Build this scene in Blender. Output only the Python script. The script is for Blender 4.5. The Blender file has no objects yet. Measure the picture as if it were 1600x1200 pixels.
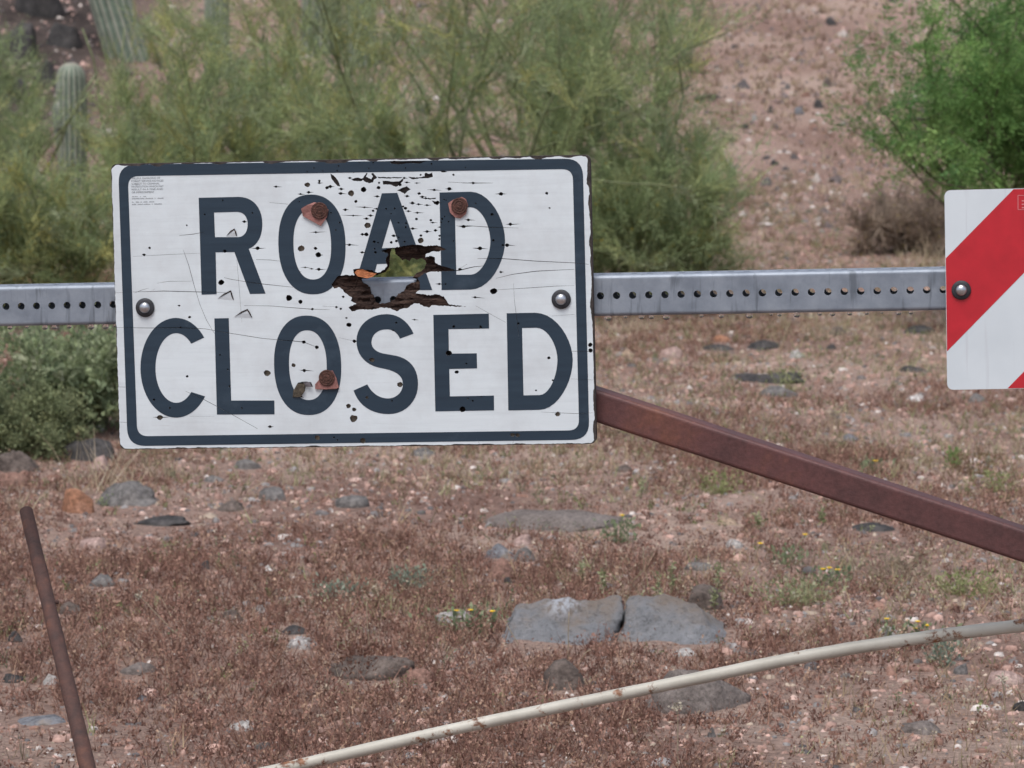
import bpy, bmesh, math, random
import numpy as np
from mathutils import Vector, Matrix, Euler
from mathutils.geometry import delaunay_2d_cdt

S = bpy.context.scene
COL = S.collection
R = math.radians

# ------------------------------------------------------------------ camera
FPX, CAM_H = 4889.0, 1.45
PITCH = math.atan(564 / FPX)
cam_data = bpy.data.cameras.new('camera')
cam = bpy.data.objects.new('camera', cam_data); COL.objects.link(cam)
cam.location = (0, 0, CAM_H)
cam.rotation_euler = (math.pi / 2 - PITCH, 0, 0)
cam_data.sensor_width = 36.0
cam_data.lens = 36.0 * FPX / 1600
cam_data.clip_start = 0.1; cam_data.clip_end = 3000
cam_data.dof.use_dof = True
cam_data.dof.focus_distance = 5.05
cam_data.dof.aperture_fstop = 13
S.camera = cam

# ------------------------------------------------------------------ sky, sun, exposure
SUN_EL, SUN_AZ = R(66), R(205)     # behind the camera, a little to the left
w = bpy.data.worlds.new('World'); S.world = w; w.use_nodes = True
nt = w.node_tree; nt.nodes.clear()
out = nt.nodes.new('ShaderNodeOutputWorld'); bg = nt.nodes.new('ShaderNodeBackground')
sky = nt.nodes.new('ShaderNodeTexSky'); sky.sky_type = 'NISHITA'; sky.sun_disc = False
sky.sun_elevation = SUN_EL; sky.sun_rotation = SUN_AZ
sky.air_density = 1.0; sky.dust_density = 4.0; sky.ozone_density = 1.0
hs = nt.nodes.new('ShaderNodeHueSaturation'); hs.inputs['Saturation'].default_value = 0.72
nt.links.new(sky.outputs[0], hs.inputs['Color']); nt.links.new(hs.outputs[0], bg.inputs[0])
bg.inputs[1].default_value = 0.13
nt.links.new(bg.outputs[0], out.inputs[0])
sd = bpy.data.lights.new('sun', 'SUN'); sd.energy = 1.7; sd.angle = R(26); sd.color = (1.0, 0.985, 0.97)
sun = bpy.data.objects.new('sun', sd); COL.objects.link(sun)
dirv = Vector((math.sin(SUN_AZ) * math.cos(SUN_EL), math.cos(SUN_AZ) * math.cos(SUN_EL), math.sin(SUN_EL)))
sun.rotation_euler = dirv.to_track_quat('Z', 'Y').to_euler()
S.view_settings.view_transform = 'Standard'; S.view_settings.look = 'None'
S.view_settings.gamma = 1.0; S.view_settings.use_curve_mapping = False
S.view_settings.exposure = 0.38

# ------------------------------------------------------------------ helpers
CP, SP = math.cos(PITCH), math.sin(PITCH)
def ray(px, py):
    x = (px - 800) / FPX; y = -(py - 600) / FPX
    d = Vector((x, CP + y * SP, -SP + y * CP))
    return d
ORG = Vector((0, 0, CAM_H))
def at(px, py, Y):
    d = ray(px, py); return ORG + d * (Y / d.y)

def _hash(i, j, k):
    n = (i.astype(np.int64) * 374761393 + j.astype(np.int64) * 668265263 + k.astype(np.int64) * 1274126177) & 0xffffffff
    n = ((n ^ (n >> 13)) * 1274126177) & 0xffffffff
    n = n ^ (n >> 16)
    return (n & 0xffffff) / float(0xffffff)
def vnoise(p):
    p = np.asarray(p, float); i = np.floor(p).astype(np.int64); f = p - i; f = f * f * (3 - 2 * f)
    r = 0
    for a in (0, 1):
        for b in (0, 1):
            for c in (0, 1):
                wgt = (f[:, 0] if a else 1 - f[:, 0]) * (f[:, 1] if b else 1 - f[:, 1]) * (f[:, 2] if c else 1 - f[:, 2])
                r = r + wgt * _hash(i[:, 0] + a, i[:, 1] + b, i[:, 2] + c)
    return r * 2 - 1
def fbm(p, o=4):
    p = np.asarray(p, float); r = 0; a = 1.0
    for k in range(o):
        r = r + a * vnoise(p * 2 ** k + 17.3 * k); a *= .5
    return r
def n2(x, y, s, z=0.0, o=3):
    x = np.asarray(x, float); y = np.asarray(y, float)
    return fbm(np.stack([x * s, y * s, np.full_like(x, z)], -1), o)

def hgt(x, y):
    x = np.atleast_1d(np.asarray(x, float)); y = np.atleast_1d(np.asarray(y, float))
    d = y - 17.0
    ramp = np.where(d > 6, d - 0.0, np.where(d < -2, 0, (d + 2) ** 2 / 16 * 1.5))
    ramp = np.maximum(0, np.log1p(np.exp(np.clip(d / 1.5, -30, 30))) * 1.5)
    z = 0.125 * ramp
    d2 = np.clip((y - 27) / 4.0, -30, 30)
    z = z + 0.20 * np.log1p(np.exp(d2)) * 4.0 * (y < 150) + (y >= 150) * 0.20 * 123
    left = 1 / (1 + np.exp(np.clip((x + 3.4) / .4, -30, 30)))
    d3 = np.clip((y - 25) / 1.0, -30, 30)
    z = z + left * 0.30 * np.minimum(np.log1p(np.exp(d3)), 60)
    far = np.clip((np.hypot(x, y) - 300) / 600, 0, 1)
    z = z * (1 - far)
    amp = np.clip((y + 5) / 20, 0.3, 1.6)
    z = z + 0.045 * amp * n2(x, y, .45, 3.1) + 0.018 * n2(x, y, 2.1, 9.7, 2)
    z = z - np.where(y < 5.6, 0.0, 0.0)
    return z
def h1(x, y): return float(hgt([x], [y])[0])
def hit(px, py):
    d = ray(px, py); d = d / d.y
    ys = np.arange(4.0, 80, .02)
    zz = CAM_H + d.z * ys; g = hgt(d.x * ys, ys)
    k = np.argmax(zz <= g)
    if zz[k] > g[k]: k = len(ys) - 1
    Y = ys[k]; return Vector((d.x * Y, Y, float(g[k])))

def mesh_np(name, V, F, mats, col=None, smooth=False, midx=None):
    V = np.asarray(V, np.float32); me = bpy.data.meshes.new(name)
    if isinstance(F, np.ndarray):
        k = F.shape[1]; nf = len(F)
        me.vertices.add(len(V)); me.vertices.foreach_set('co', V.ravel())
        me.loops.add(nf * k); me.loops.foreach_set('vertex_index', F.astype(np.int32).ravel())
        me.polygons.add(nf); me.polygons.foreach_set('loop_start', np.arange(nf, dtype=np.int32) * k)
        me.polygons.foreach_set('loop_total', np.full(nf, k, np.int32))
        me.update(calc_edges=True)
    else:
        me.from_pydata([tuple(v) for v in V], [], [tuple(f) for f in F]); me.update()
    for m in (mats if isinstance(mats, (list, tuple)) else [mats]): me.materials.append(m)
    if midx is not None: me.polygons.foreach_set('material_index', np.asarray(midx, np.int32))
    if smooth: me.polygons.foreach_set('use_smooth', np.ones(len(me.polygons), bool))
    if col is not None:
        a = me.color_attributes.new('Col', 'FLOAT_COLOR', 'POINT')
        c = np.ones((len(V), 4), np.float32); c[:, :3] = col; a.data.foreach_set('color', c.ravel())
    return me
def link(name, me, parent=None, loc=None):
    o = bpy.data.objects.new(name, me); COL.objects.link(o)
    if parent is not None: o.parent = parent
    if loc is not None: o.location = loc
    return o
def tag(o, label=None, cat=None, group=None, kind=None):
    if label: o['label'] = label
    if cat: o['category'] = cat
    if group: o['group'] = group
    if kind: o['kind'] = kind
    return o
def empty(name, loc=(0, 0, 0), rot=None):
    o = bpy.data.objects.new(name, None); COL.objects.link(o); o.location = loc
    o.empty_display_size = .1
    if rot is not None: o.rotation_euler = rot
    return o

class MB:                       # collects shapes into one mesh
    def __init__(s): s.v = []; s.f = []; s.m = []
    def add(s, v, f, m=0):
        b = len(s.v); s.v += [tuple(p) for p in v]; s.f += [tuple(i + b for i in q) for q in f]; s.m += [m] * len(f)
    def tube(s, pts, rad, n=8, cap=True, m=0):
        pts = [Vector(p) for p in pts]; V = []; F = []
        if not hasattr(rad, '__len__'): rad = [rad] * len(pts)
        t = (pts[1] - pts[0]).normalized()
        up = Vector((0, 0, 1)) if abs(t.z) < .9 else Vector((1, 0, 0))
        a = t.cross(up).normalized()
        for i, p in enumerate(pts):
            if i > 0:
                t = (pts[min(i + 1, len(pts) - 1)] - pts[i - 1]).normalized()
                a = (a - t * a.dot(t)).normalized()
            b = t.cross(a)
            for k in range(n):
                g = 2 * math.pi * k / n
                V.append(p + (a * math.cos(g) + b * math.sin(g)) * rad[i])
        for i in range(len(pts) - 1):
            for k in range(n):
                F.append((i * n + k, i * n + (k + 1) % n, (i + 1) * n + (k + 1) % n, (i + 1) * n + k))
        if cap: F.append(tuple(range(n - 1, -1, -1))); F.append(tuple((len(pts) - 1) * n + k for k in range(n)))
        s.add(V, F, m)
    def lathe(s, prof, n=24, M=None, m=0):      # profile (r, z) about local z
        V = []; F = []
        for r, z in prof:
            for k in range(n):
                g = 2 * math.pi * k / n; V.append(Vector((r * math.cos(g), r * math.sin(g), z)))
        for i in range(len(prof) - 1):
            for k in range(n):
                F.append((i * n + k, i * n + (k + 1) % n, (i + 1) * n + (k + 1) % n, (i + 1) * n + k))
        F.append(tuple(range(n - 1, -1, -1))); F.append(tuple((len(prof) - 1) * n + k for k in range(n)))
        if M is not None: V = [M @ v for v in V]
        s.add(V, F, m)
    def build(s, name, mats, parent=None, smooth=False, loc=None, off=None):
        V = np.array(s.v, float)
        if off is not None: V = V - np.array(off)
        me = mesh_np(name, V, s.f, mats, midx=s.m)
        if smooth:
            me.polygons.foreach_set('use_smooth', np.ones(len(me.polygons), bool))
        return link(name, me, parent, loc)

# ------------------------------------------------------------------ materials
def newmat(name):
    m = bpy.data.materials.new(name); m.use_nodes = True
    t = m.node_tree; t.nodes.clear()
    o = t.nodes.new('ShaderNodeOutputMaterial'); p = t.nodes.new('ShaderNodeBsdfPrincipled')
    t.links.new(p.outputs[0], o.inputs[0])
    return m, t, p
def N(t, typ, **kw):
    n = t.nodes.new(typ)
    for k, v in kw.items():
        if k in n.inputs: n.inputs[k].default_value = v
        else: setattr(n, k, v)
    return n
def ramp(t, stops, interp='LINEAR'):
    r = t.nodes.new('ShaderNodeValToRGB'); e = r.color_ramp.elements; r.color_ramp.interpolation = interp
    while len(e) < len(stops): e.new(.5)
    for i, (p, c) in enumerate(stops):
        e[i].position = p; e[i].color = (c[0], c[1], c[2], 1) if hasattr(c, '__len__') else (c, c, c, 1)
    return r
def coords(t, scale=(1, 1, 1), kind='Object'):
    c = t.nodes.new('ShaderNodeTexCoord'); m = t.nodes.new('ShaderNodeMapping')
    m.inputs['Scale'].default_value = scale; t.links.new(c.outputs[kind], m.inputs[0]); return m.outputs[0]
def noise(t, vec, sc, det=4, rough=.55):
    n = N(t, 'ShaderNodeTexNoise', Scale=sc, Detail=det, Roughness=rough); t.links.new(vec, n.inputs['Vector']); return n.outputs[0]
def mixc(t, fac, a, b, mode='MIX'):
    m = t.nodes.new('ShaderNodeMix'); m.data_type = 'RGBA'; m.blend_type = mode
    def put(i, v):
        if hasattr(v, 'links') or isinstance(v, bpy.types.NodeSocket): t.links.new(v, m.inputs[i])
        elif hasattr(v, '__len__'): m.inputs[i].default_value = (v[0], v[1], v[2], 1)
        else: m.inputs[i].default_value = v
    put(0, fac); put(6, a); put(7, b); return m.outputs[2]
def bump(t, p, h, strength=.5, dist=.01):
    b = N(t, 'ShaderNodeBump', Strength=strength, Distance=dist); t.links.new(h, b.inputs['Height']); t.links.new(b.outputs[0], p.inputs['Normal'])

def simple(name, c, rough=.6, metal=0.0, var=.25, scale=40, bmp=.15):
    m, t, p = newmat(name); v = coords(t)
    n = noise(t, v, scale)
    c0 = [x * (1 - var) for x in c]; c1 = [min(1, x * (1 + var)) for x in c]
    r = ramp(t, [(.3, c0), (.7, c1)]); t.links.new(n, r.inputs[0]); t.links.new(r.outputs[0], p.inputs['Base Color'])
    p.inputs['Roughness'].default_value = rough; p.inputs['Metallic'].default_value = metal
    if bmp: bump(t, p, noise(t, v, scale * 3), bmp, .003)
    return m

def rockmat(name, dark, mid, light, scale=9, speck=None, lichen=None):
    m, t, p = newmat(name); v = coords(t)
    a = noise(t, v, scale, 6, .65); r = ramp(t, [(.28, dark), (.5, mid), (.72, light)])
    t.links.new(a, r.inputs[0]); c = r.outputs[0]
    b = noise(t, v, scale * 9, 3, .7); r2 = ramp(t, [(.35, .6), (.65, 1.25)]); t.links.new(b, r2.inputs[0])
    c = mixc(t, 1.0, c, r2.outputs[0], 'MULTIPLY')
    if lichen:
        l = noise(t, v, scale * .8, 5, .7); rl = ramp(t, [(.56, 0), (.66, 1)]); t.links.new(l, rl.inputs[0])
        c = mixc(t, rl.outputs[0], c, lichen)
    if speck:
        s = noise(t, v, scale * 14, 2, .5); rs = ramp(t, [(.58, 0), (.63, 1)]); t.links.new(s, rs.inputs[0])
        c = mixc(t, rs.outputs[0], c, speck)
    t.links.new(c, p.inputs['Base Color']); p.inputs['Roughness'].default_value = .85
    p.inputs['Specular IOR Level'].default_value = .3
    h = noise(t, v, scale * 5, 8, .7); bump(t, p, h, .8, .012)
    return m

def attrmat(name, transl=.0, rough=.7, noise_sc=None):
    m = bpy.data.materials.new(name); m.use_nodes = True; t = m.node_tree; t.nodes.clear()
    o = t.nodes.new('ShaderNodeOutputMaterial'); a = t.nodes.new('ShaderNodeAttribute'); a.attribute_name = 'Col'
    c = a.outputs['Color']
    if noise_sc:
        r = ramp(t, [(.3, .65), (.7, 1.3)]); t.links.new(noise(t, coords(t), noise_sc), r.inputs[0])
        c = mixc(t, 1.0, c, r.outputs[0], 'MULTIPLY')
    p = N(t, 'ShaderNodeBsdfPrincipled', Roughness=rough); p.inputs['Specular IOR Level'].default_value = .25
    t.links.new(c, p.inputs['Base Color'])
    if transl:
        tr = t.nodes.new('ShaderNodeBsdfTranslucent'); t.links.new(c, tr.inputs[0])
        mx = N(t, 'ShaderNodeMixShader'); mx.inputs[0].default_value = transl
        t.links.new(p.outputs[0], mx.inputs[1]); t.links.new(tr.outputs[0], mx.inputs[2]); t.links.new(mx.outputs[0], o.inputs[0])
    else: t.links.new(p.outputs[0], o.inputs[0])
    return m
M = {}
M['leaf'] = attrmat('leaf', .42)
M['straw'] = attrmat('dry_stem', .15)
M['pebble'] = attrmat('pebble', 0, .85, 60)
M['bark'] = simple('bark', (.10, .085, .06), .9, 0, .4, 25, .6)
M['green_bark'] = simple('green_bark', (.15, .175, .085), .7, 0, .35, 20, .3)

# soil
m, t, p = newmat('desert_soil'); v = coords(t)
a = noise(t, v, .9, 5, .6)
ra = ramp(t, [(.32, (.205, .130, .106)), (.48, (.285, .197, .162)), (.62, (.37, .275, .228))])
t.links.new(a, ra.inputs[0]); c = ra.outputs[0]
sep = t.nodes.new('ShaderNodeSeparateXYZ'); t.links.new(v, sep.inputs[0])
g = noise(t, v, 70, 5, .75); rg = ramp(t, [(.3, .45), (.5, 1.0), (.7, 1.5)]); t.links.new(g, rg.inputs[0])
c = mixc(t, 1.0, c, rg.outputs[0], 'MULTIPLY')
# upper left hillside is dark volcanic ground
mr = N(t, 'ShaderNodeMapRange'); mr.inputs[1].default_value = -2.5; mr.inputs[2].default_value = -3.3; t.links.new(sep.outputs[0], mr.inputs[0])
mr2 = N(t, 'ShaderNodeMapRange'); mr2.inputs[1].default_value = 18; mr2.inputs[2].default_value = 20; t.links.new(sep.outputs[1], mr2.inputs[0])
mm = N(t, 'ShaderNodeMath', operation='MULTIPLY'); t.links.new(mr.outputs[0], mm.inputs[0]); t.links.new(mr2.outputs[0], mm.inputs[1])
dk = ramp(t, [(.35, (.035, .028, .026)), (.7, (.11, .085, .075))]); t.links.new(noise(t, v, 3, 6, .7), dk.inputs[0])
c = mixc(t, mm.outputs[0], c, dk.outputs[0])
t.links.new(c, p.inputs['Base Color']); p.inputs['Roughness'].default_value = .95; p.inputs['Specular IOR Level'].default_value = .15
bump(t, p, noise(t, v, 45, 8, .75), .9, .02)
M['soil'] = m

# ------------------------------------------------------------------ the ground, one sheet to the horizon
def axis(parts):
    r = []
    for a0, b0, st in parts: r += list(np.arange(a0, b0 - 1e-6, st))
    r.append(parts[-1][1]); return np.array(r)
gx = axis([(-900, -100, 100), (-100, -20, 8), (-20, -8, 1), (-8, -4, .2), (-4, 4, .08), (4, 8, .2), (8, 20, 1), (20, 100, 8), (100, 900, 100)])
gy = axis([(-200, -20, 20), (-20, 5, 1), (5, 20, .07), (20, 36, .16), (36, 60, 1), (60, 150, 6), (150, 900, 50)])
XX, YY = np.meshgrid(gx, gy)
ZZ = hgt(XX.ravel(), YY.ravel())
nx, ny = len(gx), len(gy)
idx = np.arange(nx * ny).reshape(ny, nx)
F = np.stack([idx[:-1, :-1], idx[:-1, 1:], idx[1:, 1:], idx[1:, :-1]], -1).reshape(-1, 4)
g = link('ground', mesh_np('ground', np.stack([XX.ravel(), YY.ravel(), ZZ], -1), F, M['soil'], smooth=True))
tag(g, 'stony reddish brown desert ground rising to a hillside', 'ground', kind='structure')

# ------------------------------------------------------------------ ground scatter (gravel, dry weeds): nobody could count it
rng = np.random.default_rng(7)
def scatter_pts(n, y0, y1, power=1.0, margin=1.25):
    u = rng.random(n); y = (y0 ** power + u * (y1 ** power - y0 ** power)) ** (1 / power)
    x = (rng.random(n) * 2 - 1) * (y * .164 + .3) * margin
    return x, y
def pick(pal, n):
    pal = np.array(pal, float); wgt = pal[:, 3] / pal[:, 3].sum()
    c = pal[rng.choice(len(pal), n, p=wgt), :3]
    return c * (0.75 + .5 * rng.random((n, 1)))
OCT_V = np.array([(1, 0, -.35), (-1, 0, -.35), (0, 1, -.35), (0, -1, -.35), (0, 0, 1)], float)
OCT_F = np.array([(0, 2, 4), (2, 1, 4), (1, 3, 4), (3, 0, 4)])
_a = np.arange(6) * math.pi / 3
RND_V = np.concatenate([np.stack([np.cos(_a), np.sin(_a), np.full(6, -.3)], -1), np.stack([.82 * np.cos(_a + .3), .82 * np.sin(_a + .3), np.full(6, .55)], -1), [[0, 0, .92]]])
RND_F = np.array([q for k in range(6) for q in ((k, (k + 1) % 6, 6 + k), ((k + 1) % 6, 6 + (k + 1) % 6, 6 + k), (6 + k, 6 + (k + 1) % 6, 12))])
def pebbles_round(x, y, size, pal):
    n = len(x); z = hgt(x, y)
    sc = size[:, None] * (0.55 + .8 * rng.random((n, 3))); sc[:, 2] *= .66
    V = RND_V[None] * sc[:, None, :]; V = V + (rng.random(V.shape) - .5) * size[:, None, None] * .32
    a = rng.random(n) * 6.283; ca, sa = np.cos(a)[:, None], np.sin(a)[:, None]
    P = np.stack([V[..., 0] * ca - V[..., 1] * sa + x[:, None], V[..., 0] * sa + V[..., 1] * ca + y[:, None], V[..., 2] + (z + size * .08)[:, None]], -1).reshape(-1, 3)
    return P, (RND_F[None] + (np.arange(n) * 13)[:, None, None]).reshape(-1, 3), np.repeat(pick(pal, n), 13, 0)
def pebbles(x, y, size, pal):
    n = len(x); z = hgt(x, y)
    sc = size[:, None] * (0.55 + .9 * rng.random((n, 3))); sc[:, 2] *= .62
    V = OCT_V[None] * sc[:, None, :]
    V = V + (rng.random(V.shape) - .5) * size[:, None, None] * .55
    a = rng.random(n) * 6.283; ca, sa = np.cos(a)[:, None], np.sin(a)[:, None]
    X = V[..., 0] * ca - V[..., 1] * sa; Y = V[..., 0] * sa + V[..., 1] * ca
    P = np.stack([X + x[:, None], Y + y[:, None], V[..., 2] + (z + size * .12)[:, None]], -1).reshape(-1, 3)
    Fq = (OCT_F[None] + (np.arange(n) * 5)[:, None, None]).reshape(-1, 3)
    return P, Fq, np.repeat(pick(pal, n), 5, 0)
def unit(v): return v / np.maximum(np.linalg.norm(v, axis=-1, keepdims=True), 1e-9)
def ribbons(P0, D, L, W, col, droop=0.0, curve=.12):      # thin tapering stems, 3 triangles each
    n = len(P0); D = unit(D); s = unit(np.cross(D, rng.normal(size=(n, 3))))
    L = L[:, None]; W = W[:, None]; b = rng.normal(size=(n, 3)) * curve
    Pm = P0 + D * L * .5 + b * L * .5; Pt = P0 + D * L + b * L * .6
    Pm[:, 2] -= droop * L[:, 0] * .25; Pt[:, 2] -= droop * L[:, 0]
    V = np.stack([P0 - s * W, P0 + s * W, Pm - s * W * .7, Pm + s * W * .7, Pt], 1).reshape(-1, 3)
    F = np.array([(0, 1, 3), (0, 3, 2), (2, 3, 4)])[None] + (np.arange(n) * 5)[:, None, None]
    return V, F.reshape(-1, 3), np.repeat(col, 5, 0), Pm, Pt
def slivers(P0, D, L, W, col):                            # one thin triangle each
    n = len(P0); D = unit(D); sv = unit(np.cross(D, rng.normal(size=(n, 3)))) * W[:, None]; tip = P0 + D * L[:, None]
    return np.stack([P0 - sv, P0 + sv, tip], 1).reshape(-1, 3), np.arange(n * 3).reshape(-1, 3), np.repeat(col, 3, 0), None, tip
def flakes(P, D, L, W, col):                              # small diamond leaves, 2 triangles each
    n = len(P); D = unit(D); s = unit(np.cross(D, rng.normal(size=(n, 3))))
    L = L[:, None]; W = W[:, None]
    V = np.stack([P, P + D * L * .5 + s * W, P + D * L, P + D * L * .5 - s * W], 1).reshape(-1, 3)
    F = np.array([(0, 1, 2), (0, 2, 3)])[None] + (np.arange(n) * 4)[:, None, None]
    return V, F.reshape(-1, 3), np.repeat(col, 4, 0)
def join(parts):
    V = []; F = []; C = []; b = 0
    for q in parts:
        V.append(q[0]); F.append(q[1] + b); C.append(q[2]); b += len(q[0])
    return np.concatenate(V), np.concatenate(F), np.concatenate(C)
def tufts(x, y, h, blades, pal, wd=.0011, spread=.55, flk=8, fl=.006, fpal=None, thin=True):
    n = len(x); z = hgt(x, y)
    i = np.repeat(np.arange(n), blades); k = len(i)
    base = np.stack([x[i] + rng.normal(size=k) * h[i] * .22, y[i] + rng.normal(size=k) * h[i] * .22, z[i] - .004], -1)
    D = np.stack([rng.normal(size=k) * spread, rng.normal(size=k) * spread, np.ones(k)], -1)
    tone = pick(pal, n)
    L = h[i] * (.5 + .7 * rng.random(k))
    cb = tone[i] * (.8 + .4 * rng.random((k, 1))); wb = np.full(k, wd) * (1 + y[i] / 20)
    rb = slivers(base, D, L, wb * 1.25, cb) if thin else ribbons(base, D, L, wb, cb, .1)
    parts = [rb[:3]]
    if flk:
        j = rng.integers(0, k, n * flk); tt = rng.random((len(j), 1)) * .7 + .35
        P = base[j] * (1 - tt) + rb[4][j] * tt + rng.normal(size=(len(j), 3)) * .004
        ft = (pick(fpal, n) if fpal else tone)
        parts.append(flakes(P, rng.normal(size=(len(j), 3)) + [0, 0, .4], fl * (.5 + rng.random(len(j))), fl * .3 * (.6 + rng.random(len(j))), ft[i[j]] * (.8 + .5 * rng.random((len(j), 1)))))
    return join(parts)
# ------------------------------------------------------------------ rocks, each its own thing
RM = {
 'grey': rockmat('rock_grey', (.085, .08, .078), (.15, .142, .138), (.23, .215, .205)),
 'bluegrey': rockmat('rock_bluegrey', (.085, .09, .10), (.16, .165, .18), (.25, .25, .265), lichen=(.24, .20, .165)),
 'dark': rockmat('rock_dark', (.025, .024, .025), (.055, .052, .052), (.10, .092, .09)),
 'brown': rockmat('rock_brown', (.07, .055, .047), (.125, .10, .088), (.19, .155, .135)),
 'slab': rockmat('rock_slab', (.12, .10, .092), (.17, .145, .133), (.22, .19, .175), 12),
 'red': rockmat('rock_red', (.15, .085, .065), (.24, .14, .11), (.31, .20, .16)),
 'orange': rockmat('rock_orange', (.20, .095, .055), (.33, .165, .10), (.45, .25, .17)),
 'pink': rockmat('rock_pink', (.27, .18, .16), (.38, .27, .24), (.48, .37, .33)),
 'tan': rockmat('rock_tan', (.22, .16, .11), (.34, .25, .18), (.44, .34, .26)),
 'pale': rockmat('rock_pale', (.24, .225, .21), (.37, .35, .335), (.50, .48, .46)),
 'white': rockmat('rock_white', (.42, .40, .38), (.58, .56, .54), (.70, .69, .68)),
 'speck': rockmat('rock_speckled', (.22, .20, .195), (.32, .30, .29), (.42, .40, .39), speck=(.62, .60, .58)),
}
# white mineral streak and blue faces for the big boulder
ICO = {}
def ico(sub):
    if sub not in ICO:
        bm = bmesh.new(); bmesh.ops.create_icosphere(bm, subdivisions=sub, radius=1)
        bm.verts.ensure_lookup_table()
        ICO[sub] = (np.array([v.co[:] for v in bm.verts]), np.array([[v.index for v in f.verts] for f in bm.faces])); bm.free()
    return ICO[sub]
FOOT = []
def rock(bbox, mat, shape, label, name='rock', cat='rock', group=None, yaw=None, seed=None):
    x0, y0, x1, y1 = bbox
    sd_ = seed if seed is not None else int(x0 * 7 + y0 * 13 + x1) % 9973
    r = np.random.default_rng(sd_)
    b = hit((x0 + x1) / 2, y1 - .06 * (y1 - y0))
    pm = FPX / b.y; wd = (x1 - x0) / pm; vis = (y1 - y0) / pm
    dep = wd * {'flat': .8, 'round': .8, 'angular': .75, 'lump': .7, 'block': .7}[shape]
    sina = math.sin(math.atan2(CAM_H - b.z, b.y))
    hh = max(vis - .5 * dep * sina, vis * .5)
    V, Fc = ico(4 if wd > .12 else 3)
    off = r.random(3) * 90
    amp = {'flat': .25, 'round': .20, 'angular': .26, 'lump': .34, 'block': .13}[shape]
    if shape == 'block': V = np.sign(V) * np.abs(V) ** .62; V = V / np.abs(V).max()
    p_ = V * (1 + amp * fbm(V * 1.3 + off, 3))[:, None]
    for k in range({'flat': 4, 'round': 4, 'angular': 9, 'lump': 4, 'block': 5}[shape]):
        nv = r.normal(size=3); nv[2] = abs(nv[2]) * .9; nv /= np.linalg.norm(nv)
        d = p_ @ nv - (.62 + .25 * r.random()); p_ = p_ - np.outer(np.maximum(d, 0) * .85, nv)
    p_ = p_ * (1 + .05 * fbm(V * 6 + off, 3) + .025 * fbm(V * 17 + off, 2))[:, None]
    ext = np.abs(p_).max(0); top = p_[:, 2].max()
    a = (r.random() - .5) * .5 if yaw is None else yaw
    p_ = p_ / np.array([ext[0], ext[1], top])
    p_ = p_ * np.array([wd / 2 * 1.05, dep / 2, hh * 1.18])
    p_[:, 2] -= hh * .18
    ca, sa = math.cos(a), math.sin(a)
    p_ = np.stack([p_[:, 0] * ca - p_[:, 1] * sa, p_[:, 0] * sa + p_[:, 1] * ca, p_[:, 2]], -1)
    cy = b.y + dep * .38; loc = Vector((b.x * cy / b.y, cy, h1(b.x * cy / b.y, cy) * .5 + b.z * .5))
    FOOT.append((loc.x, loc.y, wd / 2, dep / 2))
    o = link(name, mesh_np(name, p_, Fc, RM[mat], smooth=True), loc=loc)
    return tag(o, label, cat, group)
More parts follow.
